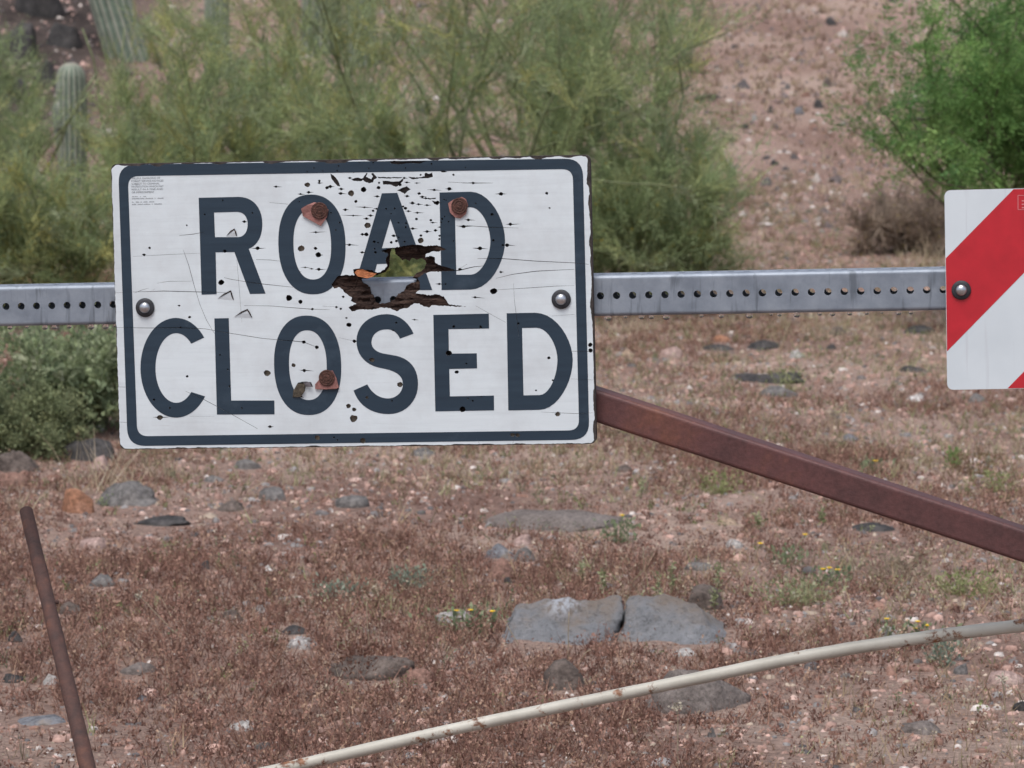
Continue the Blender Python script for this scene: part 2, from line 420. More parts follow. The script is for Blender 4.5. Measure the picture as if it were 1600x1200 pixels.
ROCKS = [
 ((-14, 703, 61, 742), 'brown', 'round', 'large grey brown boulder cut off by the left picture edge below the bushes'),
 ((-10, 738, 50, 762), 'red', 'round', 'low reddish brown boulder at the left edge in front of a larger one'),
 ((100, 686, 190, 724), 'dark', 'round', 'dark brown boulder half under the bush by the sign corner'),
 ((137, 712, 174, 739), 'pink', 'angular', 'pale pink rock standing among straw grass below the sign corner'),
 ((95, 764, 148, 805), 'orange', 'block', 'bright orange rock beside a flat grey rock'),
 ((146, 753, 250, 793), 'grey', 'lump', 'wide flat grey rock right beside the orange rock'),
 ((204, 808, 298, 826), 'dark', 'lump', 'long low blackish rock below the wide grey rock'),
 ((362, 719, 410, 736), 'grey', 'flat', 'grey flat rock just under the bottom edge of the sign'),
 ((315, 742, 356, 754), 'grey', 'flat', 'thin grey stone lying between straw stalks under the sign'),
 ((403, 761, 454, 784), 'grey', 'round', 'smooth grey domed stone under the middle left of the sign'),
 ((521, 775, 577, 796), 'grey', 'round', 'grey stone with a dark undercut, under the sign'),
 ((336, 783, 387, 802), 'brown', 'flat', 'brownish flat stone below the thin grey stone'),
 ((125, 839, 174, 859), 'pink', 'flat', 'long pale pink stone right of the rusty stake top'),
 ((137, 900, 184, 920), 'grey', 'flat', 'smooth grey stone right of the rusty stake'),
 ((89, 941, 131, 962), 'brown', 'angular', 'grey brown stone touching the middle of the rusty stake'),
 ((10, 987, 38, 1006), 'dark', 'round', 'black stone left of the rusty stake'),
 ((313, 877, 331, 892), 'dark', 'angular', 'small black stone alone in reddish weeds below the sign'),
 ((411, 884, 430, 894), 'white', 'round', 'small bright white pebble below the sign'),
 ((343, 953, 380, 972), 'brown', 'round', 'rounded grey brown stone right of the fallen seed stalk'),
 ((396, 946, 416, 961), 'pale', 'round', 'small light grey stone next to the rounded brown one'),
 ((442, 995, 499, 1017), 'speck', 'round', 'white speckled domed stone in the left foreground'),
 ((433, 979, 484, 995), 'dark', 'flat', 'dark flat stone just behind the speckled stone'),
 ((186, 1036, 252, 1056), 'slab', 'flat', 'flat brown grey stone with straw lying across it'),
 ((357, 1126, 405, 1144), 'pale', 'round', 'light grey stone near the bottom above the cream pipe end'),
 ((65, 1056, 94, 1074), 'pale', 'angular', 'light grey stone left of the lower rusty stake'),
 ((0, 1056, 37, 1071), 'dark', 'flat', 'dark flat stone at the left edge near the bottom'),
 ((20, 1121, 110, 1135), 'bluegrey', 'flat', 'thin bluish slab lying behind the foot of the stake'),
 ((211, 1088, 231, 1100), 'bluegrey', 'flat', 'small bluish stone in weeds right of the stake'),
 ((396, 1162, 428, 1175), 'grey', 'flat', 'small grey stone just above the lower end of the pipe'),
 ((496, 1024, 652, 1066), 'brown', 'flat', 'large brownish flat rock overgrown by reddish weeds'),
 ((626, 1045, 683, 1071), 'red', 'flat', 'reddish pink rock beside the large brownish flat rock'),
 ((750, 796, 982, 834), 'slab', 'flat', 'very wide smooth grey brown rock slab below the sign'),
 ((756, 851, 812, 876), 'bluegrey', 'round', 'blue grey rounded stone behind the reddish block'),
 ((800, 857, 845, 882), 'grey', 'round', 'grey stone right of the blue grey stone'),
 ((798, 837, 834, 855), 'pink', 'angular', 'pale pinkish stone between the wide slab and the blue grey stone'),
 ((759, 873, 808, 908), 'red', 'angular', 'reddish block shaped stone above the big cracked boulder'),
 ((787, 903, 802, 914), 'dark', 'round', 'tiny dark pebble at the foot of the reddish block'),
 ((843, 1031, 921, 1084), 'brown', 'angular', 'dark grey brown pointed rock just above the cream pipe'),
 ((676, 954, 741, 973), 'pale', 'flat', 'pale flat stone behind the three yellow flowers'),
 ((636, 699, 687, 715), 'grey', 'flat', 'grey stone directly under the sign bottom edge at its middle'),
 ((988, 1043, 1188, 1119), 'slab', 'flat', 'large pinkish grey rock lying behind the cream pipe'),
 ((1064, 914, 1142, 957), 'brown', 'round', 'brown rock behind the right end of the cracked boulder'),
 ((1047, 1014, 1091, 1028), 'pale', 'flat', 'pale flat stone in weeds below the cracked boulder'),
 ((1060, 877, 1116, 893), 'grey', 'flat', 'grey flat stone above the brown rock'),
 ((1128, 843, 1166, 859), 'pale', 'flat', 'pale greenish grey stone left of the tallest yellow flowers'),
 ((1116, 809, 1155, 822), 'tan', 'flat', 'tan flat stone below the rusty brace'),
 ((1369, 979, 1408, 996), 'pale', 'angular', 'pale grey stone touching the cream pipe on its upper side'),
 ((1535, 1049, 1604, 1073), 'pink', 'flat', 'pinkish pale rock at the right edge below the pipe'),
 ((1406, 1127, 1475, 1151), 'slab', 'flat', 'purplish grey stone near the bottom right corner'),
 ((1582, 1095, 1606, 1112), 'dark', 'round', 'black stone cut off by the right edge'),
 ((1326, 817, 1404, 833), 'dark', 'flat', 'dark long stone under the right part of the rusty brace'),
 ((1105, 1138, 1120, 1155), 'grey', 'round', 'small grey stone below the large pinkish rock'),
 ((1414, 1038, 1470, 1051), 'red', 'flat', 'reddish flat stone below the right part of the pipe'),
 ((1489, 1036, 1517, 1056), 'grey', 'angular', 'grey angular stone right of the reddish flat stone'),
 ((1143, 583, 1266, 602), 'dark', 'lump', 'long knobbly black rock in the middle of the clearing'),
 ((1180, 602, 1253, 621), 'grey', 'round', 'dark grey stone just in front of the knobbly black rock'),
 ((1159, 532, 1220, 548), 'dark', 'lump', 'black rock behind the knobbly one, under the steel rail'),
 ((1404, 508, 1467, 522), 'dark', 'flat', 'dark flat rock just left of the striped panel'),
 ((1289, 509, 1329, 526), 'brown', 'lump', 'brown lump close under the steel rail'),
 ((1402, 571, 1454, 582), 'dark', 'flat', 'thin dark rock left of the striped panel lower corner'),
 ((1415, 617, 1450, 628), 'white', 'angular', 'white stone below left of the striped panel'),
 ((1029, 542, 1067, 560), 'pink', 'flat', 'pinkish flat stone right of the sign above the brace'),
 ((967, 547, 994, 561), 'tan', 'round', 'small tan stone nearest the right edge of the sign'),
 ((1113, 524, 1140, 535), 'orange', 'flat', 'small orange stone close below the rail'),
 ((1230, 549, 1258, 561), 'pale', 'flat', 'pale stone right of the black rocks in the clearing'),
 ((1511, 615, 1542, 630), 'grey', 'round', 'grey stone directly below the striped panel'),
 ((1312, 678, 1343, 690), 'bluegrey', 'flat', 'bluish flat stone above the middle of the brace'),
 ((1096, 539, 1153, 550), 'dark', 'flat', 'thin dark stone left of the black rock under the rail'),
 ((1289, 538, 1310, 547), 'dark', 'round', 'small black stone below the brown lump'),
 ((960, 726, 988, 739), 'brown', 'angular', 'grey brown stone below the sign lower right corner'),
 ((1271, 156, 1288, 171), 'dark', 'angular', 'darkest block on the hillside path between the trees'),
 ((1284, 123, 1301, 138), 'brown', 'round', 'round brown rock highest on the hillside path'),
 ((1225, 131, 1236, 141), 'grey', 'angular', 'small grey rock left of the round brown hillside rock'),
 ((1196, 165, 1211, 178), 'dark', 'angular', 'dark rock left of the bluish one on the hillside path'),
 ((1239, 169, 1257, 181), 'bluegrey', 'round', 'bluish rock at the middle of the hillside path'),
 ((1173, 180, 1183, 190), 'pale', 'round', 'small pale rock on the left of the hillside path'),
 ((1203, 251, 1217, 260), 'dark', 'round', 'lone black rock low on the hillside path'),
 ((1249, 144, 1266, 153), 'red', 'lump', 'reddish lump above the bluish hillside rock'),
 ((1186, 278, 1206, 292), 'grey', 'round', 'lowest grey rock on the hillside path'),
 ((1159, 194, 1170, 202), 'dark', 'round', 'small dark rock by the palo verde on the hillside'),
 ((1264, 196, 1280, 205), 'red', 'flat', 'dark red stone below the bluish hillside rock'),
 ((1289, 28, 1311, 41), 'dark', 'lump', 'dark rock near the top picture edge left of the bright tree'),
]
for b_, mt_, sh_, lb_ in ROCKS: rock(b_, mt_, sh_, lb_)

# the big cracked boulder: two blocks pressed together
def boulder_mat(name, streak):
    m, t, p = newmat(name); v = coords(t)
    r = ramp(t, [(.3, (.18, .187, .20)), (.5, (.25, .258, .275)), (.7, (.33, .335, .35))]); t.links.new(noise(t, v, 16, 8, .75), r.inputs[0])
    r2 = ramp(t, [(.50, 0), (.62, 1)]); t.links.new(noise(t, v, 4, 5, .65), r2.inputs[0])
    c = mixc(t, r2.outputs[0], r.outputs[0], (.235, .195, .165))
    rd = ramp(t, [(.34, .65), (.48, 1)]); t.links.new(noise(t, v, 70, 4, .7), rd.inputs[0]); c = mixc(t, 1.0, c, rd.outputs[0], 'MULTIPLY')
    if streak:       # white mineral stain near the middle of the top edge
        sp = t.nodes.new('ShaderNodeSeparateXYZ'); t.links.new(v, sp.inputs[0])
        rs = ramp(t, [(.40, 0), (.54, 1)]); t.links.new(noise(t, coords(t, (60, 30, 14)), 1.0, 6, .7), rs.inputs[0])
        f = rs.outputs[0]
        for k_, a0, a1 in ((0, -.02, .02), (0, .10, .05), (2, .045, .068)):
            mr_ = N(t, 'ShaderNodeMapRange'); mr_.inputs[1].default_value = a0; mr_.inputs[2].default_value = a1; t.links.new(sp.outputs[k_], mr_.inputs[0])
            mu = N(t, 'ShaderNodeMath', operation='MULTIPLY'); t.links.new(f, mu.inputs[0]); t.links.new(mr_.outputs[0], mu.inputs[1]); f = mu.outputs[0]
        c = mixc(t, f, c, (.46, .48, .52))
    t.links.new(c, p.inputs['Base Color']); p.inputs['Roughness'].default_value = .85; bump(t, p, noise(t, v, 45, 9, .75), 1.0, .02)
    return m
RM['boulder'] = boulder_mat('boulder_streaked', True); RM['boulder_plain'] = boulder_mat('boulder_plain', False)
def block(front, back_scale, dep_, label, seed, mat='boulder'):
    """boulder from the four corners of its face (bottom left, bottom right, top right, top left), carried back dep_ metres"""
    r = np.random.default_rng(seed); b = hit((front[0][0] + front[1][0]) / 2, max(front[0][1], front[1][1]) - 4)
    Y0 = b.y; c8 = []
    for (px, py), dy in zip(front, (0, 0, .20, .19)): c8.append(np.array(at(px, py, Y0 + dy) - b))
    for k in (0, 1):
        c8[k][2] -= .05
    bk = []
    cx = np.mean([c[0] for c in c8])
    for k, c in enumerate(c8): q = c.copy(); q[0] = cx + (q[0] - cx) * back_scale; q[1] += dep_ if k < 2 else .07; q[2] += 0 if k < 2 else .004; bk.append(q)
    n = 26; V = []; F = []
    def patch(p00, p10, p11, p01):
        bs = len(V)
        for j in range(n + 1):
            for i in range(n + 1):
                a, c = i / n, j / n; V.append(p00 * (1 - a) * (1 - c) + p10 * a * (1 - c) + p11 * a * c + p01 * (1 - a) * c)
        for j in range(n):
            for i in range(n):
                o_ = bs + j * (n + 1) + i; F.append((o_, o_ + 1, o_ + n + 2, o_ + n + 1))
    A, B, Cc, D = c8; a_, b_, c_, d_ = bk
    patch(A, B, Cc, D); patch(D, Cc, c_, d_); patch(B, b_, c_, Cc); patch(a_, A, D, d_); patch(b_, a_, d_, c_)
    bm = bmesh.new(); vs = [bm.verts.new(v_) for v_ in V]
    for f in F: bm.faces.new([vs[i] for i in f])
    bmesh.ops.remove_doubles(bm, verts=bm.verts, dist=1e-5)
    for _ in range(16): bmesh.ops.smooth_vert(bm, verts=bm.verts, factor=.5, use_axis_x=True, use_axis_y=True, use_axis_z=True)
    bmesh.ops.recalc_face_normals(bm, faces=bm.faces); bm.normal_update()
    P = np.array([v_.co[:] for v_ in bm.verts]); Nn = np.array([v_.normal[:] for v_ in bm.verts]); off = r.random(3) * 50
    d = .026 * fbm(P * 4.5 + off, 2) + .012 * fbm(P * 12 + off, 3) + .007 * fbm(P * 32 + off, 3)
    P = P + Nn * d[:, None]
    for v_, q in zip(bm.verts, P): v_.co = q
    me = bpy.data.meshes.new('boulder'); bm.to_mesh(me); bm.free(); me.materials.append(RM[mat])
    me.polygons.foreach_set('use_smooth', np.ones(len(me.polygons), bool))
    FOOT.append((b.x, b.y + dep_ * .5, (front[1][0] - front[0][0]) / 2 * b.y / FPX, dep_ * .5))
    return tag(link('boulder', me, loc=b), label, 'boulder')
block([(768, 1008), (948, 1024), (978, 938), (802, 950)], .95, .34, 'left block of the big cracked grey boulder, with a white streak on top', 11)
block([(944, 1020), (1176, 1008), (1060, 947), (977, 938)], .9, .30, 'right block of the big cracked grey boulder, sloping down to weeds', 23, 'boulder_plain')
# dark boulders on the upper left hillside
HB = [((-10, 40, 60, 100), 'dark blocky boulder on the hillside at the upper left edge'),
      ((50, 95, 96, 140), 'dark hillside boulder just left of the short saguaro tip'),
      ((20, -25, 110, 30), 'large dark boulder on the hillside at the very top left'),
      ((70, 40, 130, 78), 'dark hillside boulder above the short saguaro'),
      ((-5, 120, 50, 165), 'dark hillside boulder low at the left edge above the green bushes')]
for b_, lb_ in HB: rock(b_, 'dark', 'angular', lb_, 'boulder', 'boulder', 'dark boulders on the hillside')

# ------------------------------------------------------------------ gravel, weeds and grass round the rocks
def clear(x, y, front=.10, f=.92):
    ok = np.ones(len(x), bool)
    for (cx, cy, rx, ry) in FOOT:
        dy = y - cy; e = np.where(dy < 0, ry * f + front, ry * f)
        ok &= ((x - cx) / (rx * f)) ** 2 + (dy / e) ** 2 > 1
    return ok
PAL_P = [(.40, .262, .22, 5), (.32, .205, .17, 4), (.23, .135, .105, 3), (.23, .215, .21, 3), (.12, .11, .11, 2), (.50, .45, .42, 1.0), (.36, .29, .23, 2), (.42, .30, .26, 2)]
n = 140000
x, y = scatter_pts(n, 5.6, 20.5, 1.6)
sz = np.exp(rng.normal(math.log(.0058), .50, n)).clip(.002, .024)
cl = n2(x, y, 1.3, 5.5); keep = rng.random(n) < (0.55 + .5 * cl + .25 * np.clip((x / y) * 5, -.6, 1)).clip(.12, 1)
keep &= clear(x, y, .02); x, y, sz = x[keep], y[keep], sz[keep]
big = (sz > .0105) | ((sz > .0075) & (y < 8.5)); P1 = pebbles(x[~big], y[~big], sz[~big], PAL_P); P3 = pebbles_round(x[big], y[big], sz[big] * .9, PAL_P)
n = 26000
x, y = scatter_pts(n, 18, 36, 1.0, 1.15)
sz = np.exp(rng.normal(math.log(.014), .55, n)).clip(.005, .07)
P2 = pebbles(x, y, sz, [(.33, .22, .19, 4), (.25, .17, .15, 3), (.15, .12, .115, 3), (.08, .07, .07, 2), (.42, .37, .34, 2)])
V = np.concatenate([P1[0], P2[0], P3[0]]); F = np.concatenate([P1[1], P2[1] + len(P1[0]), P3[1] + len(P1[0]) + len(P2[0])]); C = np.concatenate([P1[2], P2[2], P3[2]])
o = link('gravel', mesh_np('gravel', V, F, M['pebble'], C, smooth=True))
tag(o, 'pink and grey gravel strewn over the ground', 'gravel', kind='stuff')

PAL_W = [(.225, .122, .093, 5), (.28, .165, .124, 4), (.165, .088, .070, 3), (.36, .24, .17, 2)]
def wmask(x, y):      # weeds are thickest low and left in the field
    return .42 + .30 * np.clip((8.8 - y) / 2.5, 0, 1) + 1.15 * n2(x, y, 1.1, 21.0) + .45 * n2(x, y, 3.2, 4.0) - .60 * np.clip((x / y) * 5 + (y - 9) / 9, -.6, .8)
n = 62000
x, y = scatter_pts(n, 5.6, 19, 1.7)
keep = rng.random(n) < np.maximum(wmask(x, y), np.where(y < 9, .28, .10)).clip(0, 1)
x, y = x[keep], y[keep]
xe, ye = scatter_pts(15000, 5.6, 10.5, 1.6); ke = rng.random(15000) < (wmask(xe, ye) * .8 + .35).clip(.35, 1); x = np.concatenate([x, xe[ke]]); y = np.concatenate([y, ye[ke]])
kk = clear(x, y); x, y = x[kk], y[kk]
T1 = tufts(x, y, (.016 + .03 * rng.random(len(x))) * (.8 + .7 * wmask(x, y).clip(0, 1)), 5, PAL_W, .0010, .6, 7, .0075)
n = 64000; x, y = scatter_pts(n, 5.6, 17, 1.75); kk = clear(x, y, .0, .8) & (rng.random(n) < (.15 + .8 * wmask(x, y)).clip(.12, 1)); x, y = x[kk], y[kk]; n = len(x)
LT = flakes(np.stack([x, y, hgt(x, y) + .001 + .004 * rng.random(n)], -1), rng.normal(size=(n, 3)) * [1, 1, .35] + [0, 0, .12], .006 + .010 * rng.random(n), .0011 + .0022 * rng.random(n), pick([(.20, .115, .085, 4), (.27, .165, .12, 3), (.14, .085, .065, 3), (.38, .30, .22, 1.3), (.42, .36, .30, .6)], n))
T1 = join([T1, LT])
o = link('dry_red_weeds', mesh_np('dry_red_weeds', *T1[:2], M['straw'], T1[2]))
tag(o, 'fine dried reddish brown weeds carpeting the ground', 'weeds', kind='stuff')
n = 19000
x, y = scatter_pts(n, 6, 20, 1.6)
keep = rng.random(n) < (.28 + .8 * n2(x, y, .9, 40.0) + .50 * np.clip((x / y) * 5 + (y - 10) / 8, -1, 1)).clip(.03, 1); x, y = x[keep], y[keep]
kk = clear(x, y); x, y = x[kk], y[kk]
T2 = tufts(x, y, .03 + .05 * rng.random(len(x)), 6, [(.34, .26, .17, 3), (.40, .33, .24, 2), (.26, .20, .13, 2), (.30, .30, .16, 1.5)], .0011, .5, 6, .006, [(.42, .37, .28, 2), (.30, .30, .15, 1)])
n = 12000
x, y = scatter_pts(n, 17.5, 35, 1.0, 1.1)
keep = rng.random(n) < (.40 + 1.0 * n2(x, y, .8, 51.0)).clip(.03, 1) * (x > -3.2); x, y = x[keep], y[keep]
xe, ye = scatter_pts(5000, 17.5, 36, 1.0, 1.0); xe = ye * (.045 + .125 * rng.random(5000)); ke = rng.random(5000) < (.3 + 1.0 * n2(xe, ye, .6, 51.0)).clip(.1, 1); x = np.concatenate([x, xe[ke]]); y = np.concatenate([y, ye[ke]])
kk = clear(x, y, .3, 1.1); x, y = x[kk], y[kk]
T3 = tufts(x, y, .025 + .06 * rng.random(len(x)), 6, [(.37, .29, .20, 4), (.31, .23, .17, 3), (.25, .165, .12, 3), (.42, .35, .25, 2)], .0022, .45, 4, .012)
V, F, C = join([T2, T3])
o = link('straw_grass', mesh_np('straw_grass', V, F, M['straw'], C))
tag(o, 'short straw coloured dead grass scattered over the slope', 'grass', kind='stuff')
n = 4200
x, y = scatter_pts(n, 6.5, 19, 1.6)
keep = rng.random(n) < (.25 + .9 * n2(x, y, .8, 77.0) + .2 * np.clip((x / y) * 5 + (y - 10) / 8, -1, 1)).clip(0, 1); x, y = x[keep], y[keep]
T4 = tufts(x, y, .02 + .035 * rng.random(len(x)), 5, [(.20, .23, .10, 2), (.26, .28, .15, 2), (.17, .20, .12, 1)], .0010, .6, 14, .008)
o = link('green_ground_cover', mesh_np('green_ground_cover', *T4[:2], M['leaf'], T4[2]))
tag(o, 'small pale green weeds dotted between the stones', 'ground cover', kind='stuff')

# ------------------------------------------------------------------ trees and shrubs
def branch(p0, d, L, nseg, wob, up, r):
    pts = [np.array(p0, float)]; d = np.array(d, float)
    for k in range(nseg):
        d = d + r.normal(size=3) * wob; d[2] += up; d /= np.linalg.norm(d)
        pts.append(pts[-1] + d * L / nseg)
    return pts, d
def tree(name, label, cat, base, height, lean, spread, seed, pal, style, n_limb=5, n_sub=6, n_twig=8, n_fine=36, group=None, bark='green_bark', up=.05, limb_frac=.5, low=.12, env=None):
    """trunk and limbs as tubes, crown of fine stems and small leaves spread through its volume"""
    global rng
    keepr = rng; rng = np.random.default_rng(seed); r = rng
    root = empty(name, base)
    def within(q, f=1.0):           # crown outline: centre x, centre z above the base, half width, half height
        if env is None: return True
        return ((q[0] - env[0]) / env[2]) ** 2 + ((q[2] - env[1]) / env[3]) ** 2 < f * (.75 + .5 * r.random())
    mb = MB(); tips = []
    for i in range(n_limb):
        a = 2 * math.pi * (i + r.random() * .7) / n_limb
        d = np.array([math.cos(a) * spread + lean[0], math.sin(a) * spread * .8 + lean[1], 1.0]); d /= np.linalg.norm(d)
        L = height * limb_frac * (.8 + .4 * r.random())
        pts, dd = branch((r.normal() * .04, r.normal() * .04, -.05), d, L, 6, .12, up, r)
        rad = np.linspace(.018 * height / 2.5, .006 * height / 2.5, 7); mb.tube(pts, list(rad), 6)
        for j in range(n_sub):
            tt = low + (1 - low) * (j + r.random()) / n_sub; q = pts[0] + 0; k = min(int(tt * 6), 5); f = tt * 6 - k
            q = pts[k] * (1 - f) + pts[k + 1] * f
            d2 = dd * .5 + r.normal(size=3) * .62 + np.array([lean[0] * .5, 0, up * 3]); d2 /= np.linalg.norm(d2)
            p2, d3 = branch(q, d2, L * (.45 + .35 * r.random()), 5, .16, up, r)
            if not within(p2[-1], 1.15): continue
            mb.tube(p2, list(np.linspace(.0052, .002, 6) * height / 2.5), 5)
            for k2 in range(n_twig):
                t2 = .2 + .8 * r.random(); kk = min(int(t2 * 5), 4); f2 = t2 * 5 - kk
                q2 = p2[kk] * (1 - f2) + p2[kk + 1] * f2
                d4 = d3 * .55 + r.normal(size=3) * .6 + np.array([0, 0, up * 4]); d4 /= np.linalg.norm(d4)
                tl = L * (.16 + .2 * r.random())
                if within(q2 + d4 * tl * .6): tips.append((q2, d4, tl))
    mb.build('trunk', M[bark], root, smooth=True)
    q = np.array([a[0] for a in tips]); d = np.array([a[1] for a in tips]); L = np.array([a[2] for a in tips]); nt_ = len(tips)
    tone = pick(pal, nt_)
    parts = []
    bx = ribbons(q, d, L, np.full(nt_, .0028), tone * .8, 0, .15); parts.append(bx[:3])
    i = np.repeat(np.arange(nt_), n_fine); k = len(i); tt = rng.random((k, 1))
    P = q[i] * (1 - tt) + bx[4][i] * tt + rng.normal(size=(k, 3)) * .012
    cc = tone[i] * (.75 + .5 * rng.random((k, 1)))
    if style == 'broom':
        D = d[i] * .9 + rng.normal(size=(k, 3)) * .45 + np.array([0, 0, .25])
        Lf = .05 + .11 * rng.random(k)
        D = unit(D); fb = slivers(P, D, Lf, .0014 + .0012 * rng.random(k), cc); parts.append(fb[:3])
        j = rng.integers(0, k, int(k * 1.6)); t3 = rng.random((len(j), 1))
        P3 = P[j] * (1 - t3) + fb[4][j] * t3 + rng.normal(size=(len(j), 3)) * .004
        c3 = cc[j] * (.9 + .4 * rng.random((len(j), 1)))
        yel = rng.random(len(j)) < .06; c3[yel] = np.array([.36, .30, .05]) * (.7 + .5 * rng.random((yel.sum(), 1)))
        parts.append(flakes(P3, rng.normal(size=(len(j), 3)) + D[j], .009 + .011 * rng.random(len(j)), .0022 + .0022 * rng.random(len(j)), c3))
    elif style == 'feather':
        D = d[i] * .5 + rng.normal(size=(k, 3)) * .7 - np.array([0, 0, .15]); D = unit(D)
        Lf = .05 + .05 * rng.random(k)
        fb = ribbons(P, D, Lf, np.full(k, .0009), cc * .8, .25, .05); parts.append(fb[:3])
        nl = 7
        j = np.repeat(np.arange(k), nl); t3 = np.tile(np.linspace(.15, 1, nl), k)[:, None]
        s = unit(np.cross(D, rng.normal(size=(k, 3))))
        sg = np.tile(np.where(np.arange(nl) % 2 == 0, 1.0, -1.0), k)[:, None]
        parts.append(flakes(P[j] * (1 - t3) + fb[4][j] * t3, s[j] * sg + D[j] * .4, .016 + .012 * rng.random(len(j)), .0026 + .0020 * rng.random(len(j)), cc[j] * (.85 + .3 * rng.random((len(j), 1)))))
    else:
        D = d[i] * .5 + rng.normal(size=(k, 3)) * .6 + np.array([0, 0, .5])
        ls = .012 if style == 'small' else .024
        parts.append(flakes(P, D, ls * (.7 + .7 * rng.random(k)), ls * .3 * (.7 + .6 * rng.random(k)), cc))
    V, F, C = join(parts)
    cr = link('crown', mesh_np('crown', V, F, M['leaf'], C), root)
    tag(root, label, cat, group)
    rng = keepr
    return root
PV = [(.285, .345, .165, 4), (.32, .365, .175, 3), (.24, .305, .155, 3), (.39, .39, .16, 2), (.30, .35, .215, 2)]
PVG = [(.265, .335, .165, 4), (.305, .365, .19, 3), (.225, .285, .155, 2), (.36, .37, .17, 1)]
def base_at(px, Y):
    x = (px - 800) / FPX * Y; return Vector((x, Y, h1(x, Y)))
GP = 'palo verde trees behind the gate'
tree('palo_verde_tree', 'grey green palo verde right of the sign, sweeping out over the path', 'tree', base_at(955, 15.6), 2.5, (.06, 0), .42, 101, PVG, 'broom', 6, 7, 9, 42, GP, env=(.08, 1.2, .58, 1.35))
tree('palo_verde_tree', 'palo verde with a dark forked trunk right above the sign middle', 'tree', base_at(700, 15.3), 2.6, (.0, 0), .45, 102, PV, 'broom', 5, 7, 9, 42, GP)
tree('palo_verde_tree', 'yellowish palo verde above the left half of the sign', 'tree', base_at(430, 16.0), 2.2, (0, 0), .5, 103, PV, 'broom', 6, 7, 9, 42, GP, env=(0, .9, .9, .85))
tree('palo_verde_tree', 'palo verde just right of the short saguaro', 'tree', base_at(285, 15.4), 1.9, (.02, 0), .5, 104, PV, 'broom', 6, 7, 9, 40, GP, env=(0, .75, .48, .82))
tree('palo_verde_tree', 'low yellow green palo verde left of the sign, above the steel rail', 'tree', base_at(60, 14.4), 1.45, (0, 0), .8, 105, PV, 'broom', 7, 8, 10, 38, GP, env=(-.05, .40, .75, .40))
tree('palo_verde_tree', 'brush at the left edge behind the low palo verde, beside the short saguaro', 'tree', base_at(5, 18.0), 2.0, (0, 0), .6, 109, PVG, 'broom', 6, 7, 9, 40, GP, env=(-.1, .55, .42, .62))
tree('palo_verde_tree', 'low palo verde shoots with yellow tips at the right foot of the trees', 'tree', base_at(1010, 15.2), 1.35, (.06, 0), .6, 106, PVG, 'broom', 6, 7, 9, 40, GP, env=(.05, .45, .50, .52))
tree('palo_verde_tree', 'palo verde standing farther back above the sign right half', 'tree', base_at(835, 18), 3.0, (0, 0), .5, 107, PVG, 'broom', 6, 7, 9, 40, GP, env=(.05, 1.4, 1.02, 1.5))
tree('palo_verde_tree', 'palo verde standing farther back between the tall saguaros', 'tree', base_at(590, 18.5), 3.0, (0, 0), .5, 108, PV, 'broom', 6, 7, 9, 40, GP)
tree('palo_verde_tree', 'palo verde brush behind the slim saguaro, filling the top left', 'tree', base_at(240, 19.0), 2.0, (0, 0), .5, 111, PV, 'broom', 6, 7, 8, 36, GP, env=(.02, .55, .34, .58))
tree('palo_verde_tree', 'green brush seen only through the torn hole of the sign', 'tree', base_at(630, 14.6), 1.1, (0, 0), .9, 110, PV, 'broom', 7, 6, 7, 34, GP, env=(0, .33, .55, .36), low=.05)
tree('mesquite_tree', 'bright green feathery tree at the upper right above the striped panel', 'tree', base_at(1625, 14.2), 3.3, (.0, 0), .50, 201,
     [(.155, .285, .085, 4), (.19, .32, .10, 3), (.115, .23, .075, 3), (.24, .36, .12, 1)], 'feather', 11, 11, 11, 19, None, 'bark', 0.0, .36, .42, env=(-.02, 1.38, 1.0, .74))
tree('leafy_bush', 'grey green leafy bush under the rail at the left of the sign', 'bush', base_at(95, 10.8), .62, (0, 0), .95, 301,
     [(.30, .36, .20, 4), (.35, .40, .25, 3), (.20, .25, .145, 2), (.38, .40, .28, 1)], 'leafy', 8, 8, 9, 24, None, 'bark', .02)
tree('creosote_bush', 'dark green fine leaved mound in the lower left corner under the bushes', 'bush', base_at(40, 10.35), .38, (0, 0), 1.2, 302,
     [(.205, .24, .13, 4), (.25, .28, .15, 3), (.29, .305, .16, 1)], 'small', 9, 8, 9, 46, None, 'bark', .02)
tree('dead_shrub', 'grey brown leafless shrub at the left foot of the striped panel', 'shrub', base_at(1425, 17.2), .55, (0, 0), 1.0, 303,
     [(.30, .235, .185, 3), (.36, .29, .23, 2), (.24, .185, .145, 2)], 'broom', 7, 6, 7, 26, None, 'bark', .05)
tree('dead_shrub', 'dark dry shrub at the top edge on the hillside path', 'shrub', base_at(1225, 29.0), .55, (0, 0), .9, 304,
     [(.085, .07, .06, 3), (.12, .10, .085, 2)], 'broom', 6, 6, 6, 26, None, 'bark', .05)
tree('green_shrub', 'small green shrub alone high on the hillside path', 'shrub', base_at(1238, 27.5), .26, (0, 0), .7, 305,
     [(.09, .15, .04, 3), (.12, .18, .05, 2)], 'small', 6, 6, 6, 30, None, 'bark', .05)

